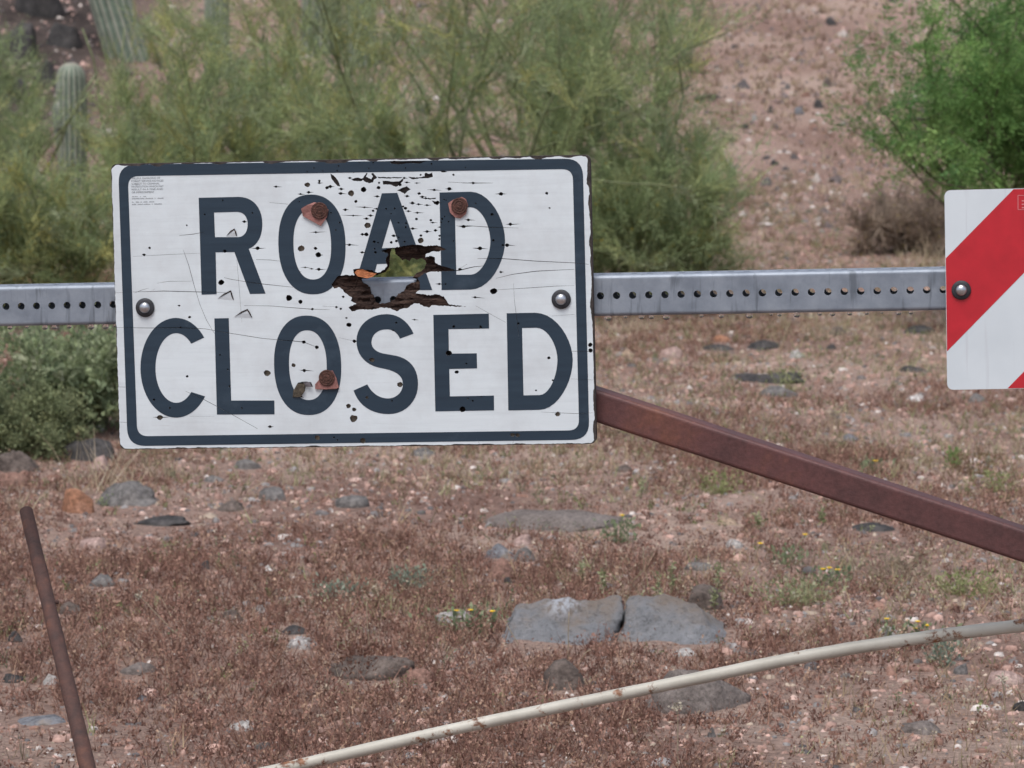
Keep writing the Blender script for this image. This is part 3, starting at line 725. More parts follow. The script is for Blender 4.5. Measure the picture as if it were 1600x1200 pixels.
# saguaros
m, t, p = newmat('saguaro_skin'); a_ = t.nodes.new('ShaderNodeAttribute'); a_.attribute_name = 'Col'
r = ramp(t, [(.3, .7), (.7, 1.25)]); t.links.new(noise(t, coords(t), 14), r.inputs[0])
t.links.new(mixc(t, 1.0, a_.outputs['Color'], r.outputs[0], 'MULTIPLY'), p.inputs['Base Color']); p.inputs['Roughness'].default_value = .7
M['saguaro'] = m
def sag_column(root, name, p0, p1, rad, ribs=16, bendx=0.0):
    p0, p1 = np.array(p0, float), np.array(p1, float); L = np.linalg.norm(p1 - p0); n = ribs * 4; st = 32
    V = []; C = []
    for i in range(st):
        f = i / (st - 1)
        if f < .7: q = f / .7 * (1 - rad * 1.2 / L); rr = rad * (1 - .06 * math.sin(f * 9))
        else:
            g = (f - .7) / .3 * math.pi / 2; q = 1 - rad * 1.2 / L + rad * 1.2 / L * math.sin(g); rr = rad * math.cos(g) * .97 + .002
        c0 = p0 + (p1 - p0) * q + np.array([bendx * math.sin(q * math.pi), 0, 0])
        for k in range(n):
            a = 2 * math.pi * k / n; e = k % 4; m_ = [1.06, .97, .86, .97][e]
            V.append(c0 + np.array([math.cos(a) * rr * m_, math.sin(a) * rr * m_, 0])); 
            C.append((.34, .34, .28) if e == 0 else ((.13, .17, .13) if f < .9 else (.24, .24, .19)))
    F = [(i * n + k, i * n + (k + 1) % n, (i + 1) * n + (k + 1) % n, (i + 1) * n + k) for i in range(st - 1) for k in range(n)]
    F.append(tuple((st - 1) * n + k for k in range(n)))
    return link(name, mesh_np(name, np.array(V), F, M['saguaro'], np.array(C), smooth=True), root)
def saguaro(px, Y, top_z, rad, label, lean=0.0, arms=()):
    b = base_at(px, Y); root = empty('saguaro_cactus', b)
    h = top_z - b.z
    sag_column(root, 'stem', (0, 0, -.1), (lean, 0, h), rad)
    for (dx, z0, z1, ar) in arms:
        sag_column(root, 'arm', (dx * .5, -.02, z0 - .08), (dx, -.03, z1), ar, 12)
    return tag(root, label, 'cactus', 'saguaro cacti among the palo verdes'), b
o, b = saguaro(114, 19.5, CAM_H - (97 - 36) / FPX * 19.5, .090, 'short round topped saguaro standing left above the sign', 0, [(-.075, .22, .56, .045)])
mb = MB(); mb.lathe([(.001, 0), (.022, .002), (.026, .006), (.018, .010), (.001, .002)], 12, Matrix.Translation((-.055, -.088, .38)) @ Matrix.Rotation(math.pi / 2, 4, 'X'))
mb.build('nest_hole', simple('nest_hole', (.02, .017, .015), .9), o, True)
saguaro(210, 24.0, 3.6, .17, 'leaning saguaro trunk entering the picture top left of the letters', -.75)
saguaro(342, 23.5, 3.8, .095, 'slim upright saguaro above the letter R', 0)
saguaro(505, 24.5, 4.2, .16, 'thick dark saguaro column above the letter O', 0)
saguaro(566, 23.8, 4.0, .115, 'upright saguaro column beside the thick dark one, above the letter A', 0)

# ------------------------------------------------------------------ gate: steel rail, brace, posts
YAW, SPIT, ROLL = R(-8), R(-.6), R(-1.5)
SROT = Matrix.Rotation(YAW, 3, 'Z') @ Matrix.Rotation(SPIT, 3, 'X') @ Matrix.Rotation(ROLL, 3, 'Y')
SO = Vector((-.2533, 4.915, 1.0085))
EU, EN, EV = SROT @ Vector((1, 0, 0)), SROT @ Vector((0, 1, 0)), SROT @ Vector((0, 0, 1))   # EN points away from the camera
def uv(px, py, off=0.0):                 # photograph point to the sign's own plane (off metres behind its face)
    d = ray(px, py); s = (SO + EN * off - ORG).dot(EN) / d.dot(EN)
    q = ORG + d * s - SO
    return q.dot(EU), q.dot(EV)
def sw(u, v_, d=0.0): return SO + EU * u + EV * v_ + EN * d

m, t, p = newmat('galvanised_steel'); v = coords(t)
n_ = noise(t, v, 26, 5, .6); r = ramp(t, [(.3, (.19, .22, .265)), (.55, (.255, .29, .34)), (.75, (.30, .335, .385))]); t.links.new(n_, r.inputs[0])
v2 = coords(t, (70, 70, 9)); r2 = ramp(t, [(.58, 0), (.70, .75)]); t.links.new(noise(t, v2, 1, 3, .6), r2.inputs[0])
c = mixc(t, r2.outputs[0], r.outputs[0], (.11, .13, .155)); t.links.new(c, p.inputs['Base Color'])
p.inputs['Metallic'].default_value = .35; p.inputs['Roughness'].default_value = .5; bump(t, p, noise(t, v, 200, 3), .12, .002)
M['galv'] = m
m, t, p = newmat('rusted_steel'); v = coords(t)
r = ramp(t, [(.30, (.066, .030, .030)), (.52, (.108, .043, .041)), (.66, (.150, .058, .040)), (.78, (.23, .088, .036))])
t.links.new(noise(t, v, 6, 7, .65), r.inputs[0])
rr = ramp(t, [(.3, .75), (.7, 1.2)]); t.links.new(noise(t, v, 120, 4, .7), rr.inputs[0])
t.links.new(mixc(t, 1, r.outputs[0], rr.outputs[0], 'MULTIPLY'), p.inputs['Base Color'])
p.inputs['Roughness'].default_value = .55; p.inputs['Metallic'].default_value = .1; bump(t, p, noise(t, v, 160, 4, .7), .25, .003)
M['rust'] = m

TH = .016                                  # sign board thickness
gate = empty('gate', (1.45, 4.75, 0))
gate.location.z = h1(1.45, 4.75)
GL = gate.location.copy()
tag(gate, 'single rail swing gate of perforated steel tube with a rusty diagonal brace', 'gate')
u0, v0 = uv(9, 479, TH); u1, v1 = uv(1448, 453.2, TH)
A0 = sw(u0, v0, TH + .001); A1 = sw(u1, v1, TH + .001)
bx_ = (A1 - A0).normalized(); bn = (EN - bx_ * EN.dot(bx_)).normalized(); bz = bx_.cross(bn) * -1
if bz.z < 0: bz = -bz
PITCHH = (A1 - A0).length / round((A1 - A0).length / .0254)
HW = .0320                                 # half size of the tube
def perforated_tube(o0, ex, ey, ez, k0, k1, pitch, hw, hr):
    """square tube, round holes at pitch through all four sides; front face starts at o0 (hole k=0), ey points into the tube"""
    mb = MB(); rc = .006; n = 16; wall = .0035
    faces = [(Vector((0, 0, 0)), ez, 1), (ey * hw * 2, ez, -1)]
    def face(org, up, nrm_in, flip):
        for k in range(k0, k1):
            cx = org + ex * (k * pitch); V = []; F = []
            hh = hw - rc
            for i in range(n):
                a = 2 * math.pi * i / n; ca, sa = math.cos(a), math.sin(a)
                V.append(cx + ex * (ca * hr) + up * (sa * hr))
            for i in range(n):
                a = 2 * math.pi * i / n; ca, sa = math.cos(a), math.sin(a)
                mxx = max(abs(ca), abs(sa)); V.append(cx + ex * (ca / mxx * pitch / 2) + up * (sa / mxx * pitch / 2))
            for i in range(n):
                a = 2 * math.pi * i / n; V.append(cx + ex * (math.cos(a) * hr) + up * (math.sin(a) * hr) + nrm_in * wall)
            for i in range(n):
                j = (i + 1) % n
                F.append((i, j, n + j, n + i)); F.append((i, j, 2 * n + j, 2 * n + i))
            b = len(V); x0 = cx - ex * pitch / 2; x1 = cx + ex * pitch / 2
            V += [x0 + up * hh, x1 + up * hh, x1 + up * pitch / 2, x0 + up * pitch / 2, x0 - up * hh, x1 - up * hh, x1 - up * pitch / 2, x0 - up * pitch / 2]
            F += [(b, b + 1, b + 2, b + 3), (b + 4, b + 5, b + 6, b + 7)]
            mb.add(V, F)
    c = o0 + ey * hw
    face(c - ey * hw, ez, ey, 0); face(c + ey * hw, ez, -ey, 0)
    face(c + ez * hw, ey, -ez, 0); face(c - ez * hw, ey, ez, 0)
    xs, xe = (k0 - .5) * pitch, (k1 - .5) * pitch
    for sy in (-1, 1):                      # rounded long edges
        for sz in (-1, 1):
            V = []; F = []
            for i in range(6):
                a = math.pi / 2 * i / 5
                q = c + ey * (sy * (hw - rc + rc * math.cos(a))) + ez * (sz * (hw - rc + rc * math.sin(a)))
                V += [q + ex * xs, q + ex * xe]
            for i in range(5): F.append((2 * i, 2 * i + 1, 2 * i + 3, 2 * i + 2))
            mb.add(V, F)
    return mb
k1 = int(((1.45 - A0.x) / bx_.x) / PITCHH)
mbr = perforated_tube(A0, bx_, bn, bz, -45, k1, PITCHH, HW, .0058)
rail = mbr.build('rail', M['galv'], gate, off=GL)
bm = bmesh.new(); bm.from_mesh(rail.data); bmesh.ops.remove_doubles(bm, verts=bm.verts, dist=1e-5); bmesh.ops.recalc_face_normals(bm, faces=bm.faces); bm.to_mesh(rail.data); bm.free()
# brace
def boxtube(P, Q, up, into, hw, hd, rc=.006):
    ex = (Q - P).normalized(); ey = (into - ex * into.dot(ex)).normalized(); ez = (up - ex * up.dot(ex) - ey * up.dot(ey)).normalized()
    ring = []
    for sy, sz, a0 in ((1, 1, 0), (-1, 1, 90), (-1, -1, 180), (1, -1, 270)):
        for i in range(5):
            a = R(a0 + 90 * i / 4); ring.append((sy * (hd - rc) + rc * math.cos(a), sz * (hw - rc) + rc * math.sin(a)))
    V = []; n = len(ring); steps = 20
    for s_ in range(steps + 1):
        c = P.lerp(Q, s_ / steps)
        V += [c + ey * a + ez * b for a, b in ring]
    F = [(s_ * n + i, s_ * n + (i + 1) % n, (s_ + 1) * n + (i + 1) % n, (s_ + 1) * n + i) for s_ in range(steps) for i in range(n)]
    F += [tuple(range(n)), tuple(steps * n + i for i in range(n))]
    mb = MB(); mb.add(V, F); return mb
ub, vb = uv(932, 636, TH); uc, vc = uv(1600, 855, TH)
B0 = sw(ub, vb, TH + .034); B1 = sw(uc, vc, TH + .034)
dB = (B1 - B0); P_ = B0 - dB * (.295 / dB.length); Q_ = B1 + dB * (.62 / dB.length)
brace = boxtube(P_, Q_, Vector((0, 0, 1)), EN, .0250, .0260).build('brace', M['rust'], gate, off=GL)
for pl in brace.data.polygons: pl.use_smooth = False
# hinge post and rest post
def post(x, y, z1, par, off):
    b = Vector((x, y, h1(x, y) - .1)); mb = boxtube(b, Vector((x, y, z1)), EN, EU, .045, .045, .008)
    return mb.build('post', M['rust'], par, off=off)
Pr = A0 + bx_ * (k1 * PITCHH + .03) + bn * HW
post(Pr.x + .02, Pr.y, Pr.z + .18, gate, GL)
# water drops hanging under the rail
m, t, p = newmat('water_drop'); p.inputs['Base Color'].default_value = (.9, .93, .95, 1); p.inputs['Roughness'].default_value = .02
p.inputs['Transmission Weight'].default_value = 1.0; p.inputs['IOR'].default_value = 1.33
M['water'] = m
dm = MB(); dm.lathe([(.0002, -.0062), (.0022, -.0056), (.0034, -.0040), (.0036, -.0022), (.0030, -.0005), (.0030, .0006)], 10)
dmesh = None
rr_ = random.Random(3)
for k in list(range(-2, 8)) + list(range(36, 58)):
    if rr_.random() < .12: continue
    q = A0 + bx_ * ((k + rr_.random() * .5) * PITCHH) - bz * (HW + .0002) + bn * (.004 + .003 * rr_.random()) - GL
    if dmesh is None: o = dm.build('water_drop', M['water'], rail, True); dmesh = o.data
    else: o = link('water_drop', dmesh, rail)
    o.location = q; s_ = .6 + .7 * rr_.random(); o.scale = (s_ * 1.15, s_, s_)

# ------------------------------------------------------------------ cream pipe and rusty stake
m, t, p = newmat('cream_paint_rust'); v = coords(t)
r = ramp(t, [(.3, (.37, .35, .30)), (.7, (.50, .48, .42))]); t.links.new(noise(t, v, 12), r.inputs[0])
v2 = coords(t, (1, 1, 1)); n_ = noise(t, v2, 22, 8, .72); r2 = ramp(t, [(.555, 0), (.62, 1)]); t.links.new(n_, r2.inputs[0])
rc_ = ramp(t, [(.4, (.11, .045, .022)), (.65, (.26, .11, .045))]); t.links.new(noise(t, v, 60), rc_.inputs[0])
t.links.new(mixc(t, r2.outputs[0], r.outputs[0], rc_.outputs[0]), p.inputs['Base Color']); p.inputs['Roughness'].default_value = .5
bump(t, p, noise(t, v, 90, 4), .25, .002)
M['cream'] = m
pp = [(-760, 1470), (-300, 1368), (100, 1278), (410, 1208), (530, 1180.5), (747, 1131), (1000, 1078.5), (1087, 1060.5), (1260, 1025), (1433, 997.5), (1600, 977), (1780, 957), (2050, 932)]
PP = [at(a, b, 5.12 - .00009 * (a + 760)) for a, b in pp]
# smooth the path (Catmull-Rom)
def catmull(P, k=8):
    r_ = []
    for i in range(len(P) - 1):
        p0, p1, p2, p3 = P[max(i - 1, 0)], P[i], P[i + 1], P[min(i + 2, len(P) - 1)]
        for j in range(k):
            s_ = j / k; r_.append(.5 * ((2 * p1) + (p2 - p0) * s_ + (2 * p0 - 5 * p1 + 4 * p2 - p3) * s_ ** 2 + (3 * p1 - p0 - 3 * p2 + p3) * s_ ** 3))
    return r_ + [P[-1]]
mb = MB(); CPP = catmull(PP); mb.tube(CPP, [.0094 + .0014 * k / len(CPP) + .00025 * math.sin(k * 1.9) for k in range(len(CPP))], 20)
o = mb.build('bent_pipe', M['cream'], smooth=True, loc=PP[0], off=PP[0])
tag(o, 'long cream painted metal pipe with rust spots, slanting across the bottom', 'pipe')
T0 = at(41, 799, 5.25); T1_ = at(137, 1200, 4.72); ds = (T1_ - T0)
T2_ = T0 + ds * ((T0.z + .15) / -ds.z * 1.0)
stake = empty('rusty_stake', T2_)
mb = MB(); npt = 30
pts = [T0.lerp(T2_, i / npt) for i in range(npt + 1)]
mb.tube(pts, [.0113 + .0034 * (i / npt) + .0004 * math.sin(i * 2.3) for i in range(npt + 1)], 18, cap=False)
# hollow mouth
ax = ds.normalized()
mb.tube([T0 + ax * .0001, T0 + ax * .05], [.0078, .0075], 18, cap=False)
ring0 = MB(); 
a1 = ax.cross(Vector((0, 1, 0))).normalized(); a2 = ax.cross(a1)
V = []; 
for k in range(18):
    g_ = 2 * math.pi * k / 18; V += [T0 + (a1 * math.cos(g_) + a2 * math.sin(g_)) * .0114, T0 + (a1 * math.cos(g_) + a2 * math.sin(g_)) * .0077]
ring0.add(V, [(2 * k, 2 * ((k + 1) % 18), 2 * ((k + 1) % 18) + 1, 2 * k + 1) for k in range(18)])
m, t, p = newmat('stake_rust'); v = coords(t)
r = ramp(t, [(.3, (.035, .020, .018)), (.55, (.075, .034, .026)), (.75, (.14, .058, .035))]); t.links.new(noise(t, v, 30, 7, .7), r.inputs[0])
t.links.new(r.outputs[0], p.inputs['Base Color']); p.inputs['Roughness'].default_value = .8; bump(t, p, noise(t, v, 140, 5, .7), .6, .004)
M['stake'] = m
mb.build('shaft', M['stake'], stake, True, off=T2_)
ring0.build('rim', simple('stake_rim', (.22, .18, .16), .7, .2), stake, off=T2_)
nb = MB(); nb.tube([at(78, 940, 5.05), at(92, 941, 5.05)], [.0045, .003], 8); nb.build('nub', M['stake'], stake, off=T2_)
tag(stake, 'thin rusty tube stake leaning at the lower left, its top end open', 'stake')

# ------------------------------------------------------------------ ROAD CLOSED sign
sign = empty('road_closed_sign', SO); sign.rotation_euler = SROT.to_euler()
tag(sign, 'weathered white ROAD CLOSED sign shot full of holes, torn open in the middle', 'sign')
z1 = lambda x, y: (160 + x / 4, 230 + y / 4)
z2 = lambda x, y: (550 + x / 4, 230 + y / 4)
z3 = lambda x, y: (160 + x / 4, 460 + y / 4)
z4b = lambda x, y: (550 + x / 4, 460 + y / 4)
z4 = lambda x, y: (460 + x / 5.333, 240 + y / 5.333)
z7 = lambda x, y: (480 + x / 5.714, 360 + y / 5.714)
def bez(p0, c1, c2, p1, n=10):
    r_ = []
    for i in range(1, n + 1):
        s_ = i / n; a = (1 - s_)
        r_.append((a ** 3 * p0[0] + 3 * a * a * s_ * c1[0] + 3 * a * s_ * s_ * c2[0] + s_ ** 3 * p1[0], a ** 3 * p0[1] + 3 * a * a * s_ * c1[1] + 3 * a * s_ * s_ * c2[1] + s_ ** 3 * p1[1]))
    return r_
def path(*items):
    r_ = [items[0]]
    for it in items[1:]:
        if len(it) == 2 and not hasattr(it[0], '__len__'): r_.append(it)
        else: r_ += bez(r_[-1], *it)
    if math.dist(r_[0], r_[-1]) < .3: r_.pop()
    return r_
def arc(cx, cy, rx, ry, a0, a1, n=40, e=2.0, sh=0.0):
    r_ = []
    for i in range(n + 1):
        a = R(a0 + (a1 - a0) * i / n); c, s_ = math.cos(a), math.sin(a)
        X = math.copysign(abs(c) ** (2 / e), c) * rx; Y = -math.copysign(abs(s_) ** (2 / e), s_) * ry
        r_.append((cx + X + sh * Y, cy + Y))
    return r_
def rrect(TL, TR, BR, BL, rad, n=7):
    P = [Vector(q) for q in (TL, TR, BR, BL)]; r_ = []
    for i in range(4):
        p_, a, b = P[i], P[i - 1], P[(i + 1) % 4]
        s_ = p_ + (a - p_).normalized() * rad; e = p_ + (b - p_).normalized() * rad
        for k in range(n + 1):
            f = k / n; r_.append(tuple(s_ * (1 - f) ** 2 + p_ * 2 * f * (1 - f) + e * f * f))
    return r_
def bowl(tl, tx, ext, bx2, bl):          # D like outline: top-left, end of top straight, right extreme, start of bottom straight, bottom-left
    k = .56
    c = path(tl, tx, ((tx[0] + (ext[0] - tx[0]) * k, tx[1]), (ext[0], ext[1] - (ext[1] - tx[1]) * (1 - k)), ext),
             ((ext[0], ext[1] + (bx2[1] - ext[1]) * (1 - k)), (bx2[0] + (ext[0] - bx2[0]) * k, bx2[1]), bx2), bl)
    return c
LET = []
# R
ro = path((310.5, 309), (372.5, 307.6), ((396, 307.5), (410, 325), (410, 350)), ((410, 370), (402, 383), (388.8, 388.8)), (415, 458.8), (390.5, 459.3), (366.3, 393.8), (337, 394.3), (338.5, 459.6), (315, 460.4))
ri = path((334.5, 332), (370, 331), ((380, 331), (387, 338), (387, 350)), ((387, 363), (381, 370.5), (371, 370.5)), (336, 370.5))
LET.append((ro, ri))
LET.append((arc(487.5, 381.9, 52.5, 78, 0, 360, 60, 2.25, .022)[:-1], arc(488, 381.9, 29.4, 54.8, 0, 360, 60, 2.25, .022)[:-1]))
ao = path((596.75, 302), (620.75, 301.3), (675.5, 453.2), (651, 453.3), (637, 411), (589, 412.5), (578.5, 453.6), (552, 453.6))
ai = path((610, 342.5), (625.2, 386.6), (596.7, 387.8))
LET.append((ao, ai))
LET.append((bowl((686.75, 300.75), (735, 299.5), (789.25, 376), (735, 452.4), (690, 453.2)), bowl((710.75, 324.5), (735, 323.75), (766.25, 377), (735, 429.2), (713, 429.3))))
c_ = arc(275, 574.6, 55.5, 77.9, 37.3, 325, 60) + list(reversed(arc(275.5, 574.9, 32.5, 54.4, 44.3, 316.3, 60)))
LET.append((c_, None))
LET.append((path((335, 497.5), (357.5, 497), (361.25, 625.75), (428.75, 625.75), (429, 647.4), (339, 647.75)), None))
LET.append((arc(480.75, 570.75, 52.5, 77.75, 0, 360, 60, 2.25, .022)[:-1], arc(481.1, 570.5, 29.4, 54.5, 0, 360, 60, 2.25, .022)[:-1]))
so = path((646.25, 521.25), ((638, 502), (622, 490.75), (604, 490.75)), ((577, 490.75), (557, 509), (557, 532.5)), ((557, 556), (573, 571), (595, 575)),
          ((618, 579), (629.5, 586), (629.5, 600)), ((629.5, 613), (619, 622.5), (606, 622.5)), ((592, 622.5), (580, 613), (574, 600.5)), (552.5, 610),
          ((560, 633), (580, 647), (607.5, 647)), ((634, 647), (653.25, 626), (653.25, 600)), ((653.25, 575), (640, 561), (620, 556)), (597.5, 552),
          ((587, 549.5), (580.5, 543), (580.5, 535)), ((580.5, 523), (590, 514.5), (604, 514.5)), ((614, 514.5), (621, 520), (625, 529)))
LET.append((so, None))
LET.append((path((677, 492), (763.75, 490), (764.25, 513.25), (700.75, 514.25), (701.5, 552.5), (745, 552), (745.5, 575.5), (702, 576.5), (703, 619.25), (771.75, 618), (772, 641.2), (680.25, 642.75)), None))
LET.append((bowl((791.75, 489.5), (836, 488.6), (895, 562.5), (842, 640.4), (794.25, 641.25)), bowl((815.75, 512.5), (838, 512), (871, 562.5), (843, 617.2), (818, 617.75))))
bo = rrect((184.6, 257.3), (910.5, 247.6), (921, 687), (199.5, 697), 28); bi = rrect((199.8, 275.3), (894.8, 264), (905, 672.3), (214.6, 681.6), 17)
outline = rrect((173, 256.4), (921.5, 242.0), (931.6, 693.6), (187, 702.3), 11)
rs_ = random.Random(5)
# painted film: the outline with its edge worn back unevenly
def worn(P):
    C0 = (173, 256.4), (921.5, 242.0), (931.6, 693.6), (187, 702.3)
    ins = [(1.2, 6.0), (1.6, 6.5), (.9, 3.2), (.5, 1.5)]
    r_ = []
    for i in range(4):
        a, b = Vector(C0[i]), Vector(C0[(i + 1) % 4]); n_ = int((b - a).length / 3.2); nn = Vector((-(b - a).y, (b - a).x)).normalized(); cur = ins[i][0]; tgt_ = cur
        for k in range(n_):
            if k % 5 == 0: tgt_ = rs_.uniform(*ins[i]) if rs_.random() < .6 else ins[i][0]
            cur += (tgt_ - cur) * .5
            q = a.lerp(b, k / n_) + nn * (cur + rs_.uniform(-.35, .35))
            r_.append(q)
    cx, cy = 553, 473; o_ = []
    for q in r_:
        # stay inside the rounded corners
        for cc_ in C0:
            d = Vector((abs(q.x - cc_[0]), abs(q.y - cc_[1])))
            if d.x < 9 and d.y < 9 and d.x + d.y < 9: q = q + Vector((1 if q.x < cx else -1, 1 if q.y < cy else -1)) * ((9 - d.x - d.y) / 2)
        o_.append(tuple(q))
    return o_
film = worn(outline)
torn = [z7(*q) for q in [(215,480),(240,455),(275,405),(330,400),(425,400),(410,350),(470,340),(520,352),(580,352),(600,372),(640,375),(690,350),(715,310),(700,270),(722,210),(660,182),(725,160),(830,145),(920,130),(1000,130),(1040,140),(1160,130),(1245,168),(1165,190),(1130,185),(1060,210),(1055,240),(1110,228),(1140,240),(1145,290),(1200,320),(1330,352),(1195,368),(1080,372),(1020,400),(985,425),(1000,450),(1010,520),(970,560),(1020,570),(1100,580),(1150,570),(1220,590),(1265,660),(1420,682),(1110,670),(1085,690),(1040,680),(1000,650),(950,655),(900,690),(850,700),(800,722),(740,695),(650,690),(580,710),(470,705),(400,725),(370,685),(440,655),(390,630),(400,600),(340,560),(320,530),(280,505),(240,520)]]
thru = [z7(*q) for q in [(725,210),(735,170),(765,165),(775,215),(815,250),(840,272),(862,258),(900,280),(930,250),(960,268),(1005,255),(1045,270),(1052,300),(1030,350),(990,375),(960,390),(930,432),(965,440),(960,462),(880,495),(850,550),(800,570),(770,620),(700,650),(640,662),(600,650),(590,610),(555,570),(545,510),(500,480),(474,462),(470,440),(520,432),(560,420),(640,395),(690,370),(715,330),(720,270)]]
# bullet holes: centre, radius (photograph pixels), length of the split running through it, pale core
BH = []
def bh(zf, sc, L):
    for q in L:
        x, y = zf(q[0], q[1]); BH.append((x, y, q[2] / sc, (q[3] if len(q) > 3 else 0) / sc, q[4] if len(q) > 4 else 0))
bh(z4, 5.333, [(163,120,6),(107,150,6),(237,145,6),(357,143,8),(368,103,7),(495,158,5),(540,72,8),(657,75,8),(620,122,6),(745,143,6),(925,120,7),(1142,85,8),(1426,115,6),
 (107,260,22,40,1),(208,245,10,50),(208,228,12),(120,322,12,70),(52,338,10,70),(272,285,14),(298,275,14,70),(390,295,12,60),(475,330,27,0,1),(385,332,14,80),(575,300,24),(702,284,16),(462,203,10,40),(513,398,13),(425,467,12,60),(585,447,10,160),(655,477,11),(685,460,10,50),(490,516,9,210),(634,516,12,60),(600,543,12,60),(612,597,26,60,1),(690,357,12,60),
 (178,655,10,150),(55,790,27,30,1),(175,790,14,30),(200,845,24,60),(90,948,8,90),(143,960,8,50),(205,965,14,110),(460,760,12,130),(565,823,12,70),(567,673,12,70),(600,673,18),(765,460,8),(836,457,8),(806,500,6),(867,576,7),(930,580,9),(928,613,9),(665,735,12),(698,742,8),(668,793,8),(675,822,12),(827,685,12,60),(868,698,8),(850,727,12),(807,740,12),(918,735,10),
 (1017,545,12),(1137,555,11),(1152,575,9,70),(985,412,14,60),(1035,422,10,70),(1105,430,10,70),(1190,410,18,70),(1040,333,12,30),(940,355,12,50),(1065,360,12,70),(1095,373,10,130),(1165,303,12,130),(1290,295,16,70),(905,440,10),(925,455,14),(950,480,10,60),(1025,493,10,100),(1020,245,8,60),(937,240,10,60),(1490,245,12,260),(1325,177,10),(1052,177,9),(705,243,10),(880,260,14),(915,203,10,50),(1105,650,12,80),(1175,640,12,40),(985,625,12,70),(1055,683,12),(1055,725,26,0,1),(1210,685,10),(1208,712,10),(1222,573,8),(1230,543,10),(1285,567,7),(1252,523,6),(1325,728,7),(1247,382,7),(1265,388,6),(1510,415,8),(1210,613,8,40),(1450,552,12,100),(1410,608,16,140),(1540,790,12,100),(1380,965,14,40),(40,400,6),(305,493,8),(377,574,8),(345,637,8)])
bh(z1, 4, [(1085,247,8,60),(752,332,6),(640,420,6),(938,410,6),(887,465,9,40),(527,488,6),(295,630,8),(260,672,9,30),(765,650,12),(970,632,13,100),(742,845,18),(1165,942,20),(1237,966,14),(480,990,7,20),(545,1062,9,20),(1505,935,8),(1462,1000,8),(1490,1010,8),(1312,1012,8),(1525,1067,7),(1540,1110,16)])
bh(z2, 4, [(930,292,13,80),(1217,288,10),(1235,380,6),(875,420,10),(800,632,13,100),(990,482,11,100),(970,612,12,90),(883,582,8),(943,612,8),(930,780,8,30),(885,900,20),(770,938,8,90),(545,855,8,70),(585,855,6),(390,1078,6,50),(635,1122,8),(805,1125,8),(1040,1102,8)])
bh(z3, 4, [(530,512,9),(735,378,6),(795,575,7),(783,468,6),(322,658,8),(422,710,7),(872,710,6),(490,207,6),(360,768,18,110,1),(1030,493,22,0,1),(1258,298,12),(1340,330,12),(1575,292,12),(1195,443,14,0,1),(1262,475,12,100),(1537,697,15,0,1),(1573,718,13,0,1),(1570,776,25,40,1),(1047,827,10,40),(1345,895,16,0,1),(1447,893,6),(1468,910,6)])
bh(z4b, 4, [(125,410,16,0,1),(300,563,18,0,1),(93,645,10,0,1),(250,665,6),(277,177,8),(257,225,6),(605,367,19),(690,718,19),(715,432,6),(655,485,12,30),(1230,397,10),(1255,537,7),(1150,600,6),(1285,748,16,40,1),(755,665,7),(808,640,6),(725,650,6),(637,200,8),(803,200,7),(1040,180,7),(68,915,19,0,1),(1005,878,14,30,1),(1035,880,13,30,1),(1488,315,14),(1490,350,14)])
TEAR = [[z4(*q) for q in P] for P in [
 [(300,165),(325,180),(360,220),(383,275),(360,270),(335,245),(310,210)],
 [(470,212),(520,200),(560,208),(590,190),(560,228),(500,228)],
 [(568,215),(585,182),(600,160),(610,166),(596,192),(640,215),(655,190),(640,168),(655,160),(690,200),(665,215),(655,240),(620,247),(580,230)],
 [(690,192),(800,198),(900,194),(890,204),(780,207),(700,204)],
 [(735,225),(800,232),(870,232),(895,215),(915,200),(900,235),(870,262),(845,277),(800,258),(740,258)],
 [(945,195),(1010,200),(1085,190),(1088,160),(1125,168),(1150,158),(1152,195),(1110,205),(1040,205),(990,215)],
 [(855,305),(900,285),(935,272),(968,300),(940,315),(920,336),(890,320)],
 [(1145,392),(1200,400),(1215,390),(1190,430),(1165,420)],
 [(1095,368),(1140,372),(1180,368),(1178,377),(1120,382)],
 [(1205,145),(1245,140),(1275,150),(1240,157)],
 [(790,68),(830,58),(900,66),(1000,60),(1060,64),(1100,60),(1040,84),(960,80),(870,90),(810,84)],
 [(30,978),(60,985),(40,990)]]]
TEAR += [[z3(*q) for q in [(1190,640),(1200,590),(1225,550),(1270,545),(1305,550),(1315,578),(1270,575),(1268,600),(1245,632),(1260,645)]]]
CR = []
def cr(zf, wd, P): CR.append(([zf(*q) for q in P], wd))
for wd, P in [(.9, [(190,905),(300,902),(380,899),(620,905),(770,908)]), (.5, [(190,683),(400,672),(610,662)]), (.6, [(505,640),(540,740),(575,870),(610,985),(650,1080),(700,1165)]),
              (.5, [(840,700),(855,880),(872,1095)]), (.9, [(960,702),(1050,705),(1110,712)]), (.8, [(760,815),(800,825),(880,838),(1000,855),(1190,875)]), (.7, [(885,990),(1050,992),(1300,1012),(1420,1015)]),
              (.6, [(1375,993),(1500,1000)]), (.9, [(1045,346),(1160,356)]), (.7, [(80,910),(130,908)]), (.9, [(480,552),(570,543),(640,530)]), (.5, [(200,912),(240,895),(290,880)]), (.5, [(300,905),(330,885)]), (.5, [(340,850),(420,838),(560,838)])]: cr(z1, wd, P)
for wd, P in [(.8, [(85,207),(300,210),(480,208),(640,215),(800,243),(1000,275),(1090,283),(1180,290),(1258,298),(1340,330)]), (.8, [(520,605),(640,660),(800,745),(970,840)]), (.6, [(545,762),(700,762)]), (.6, [(1480,270),(1575,292)]), (1.0, [(100,578),(160,580)]), (.8, [(100,798),(155,800)])]: cr(z3, wd, P)
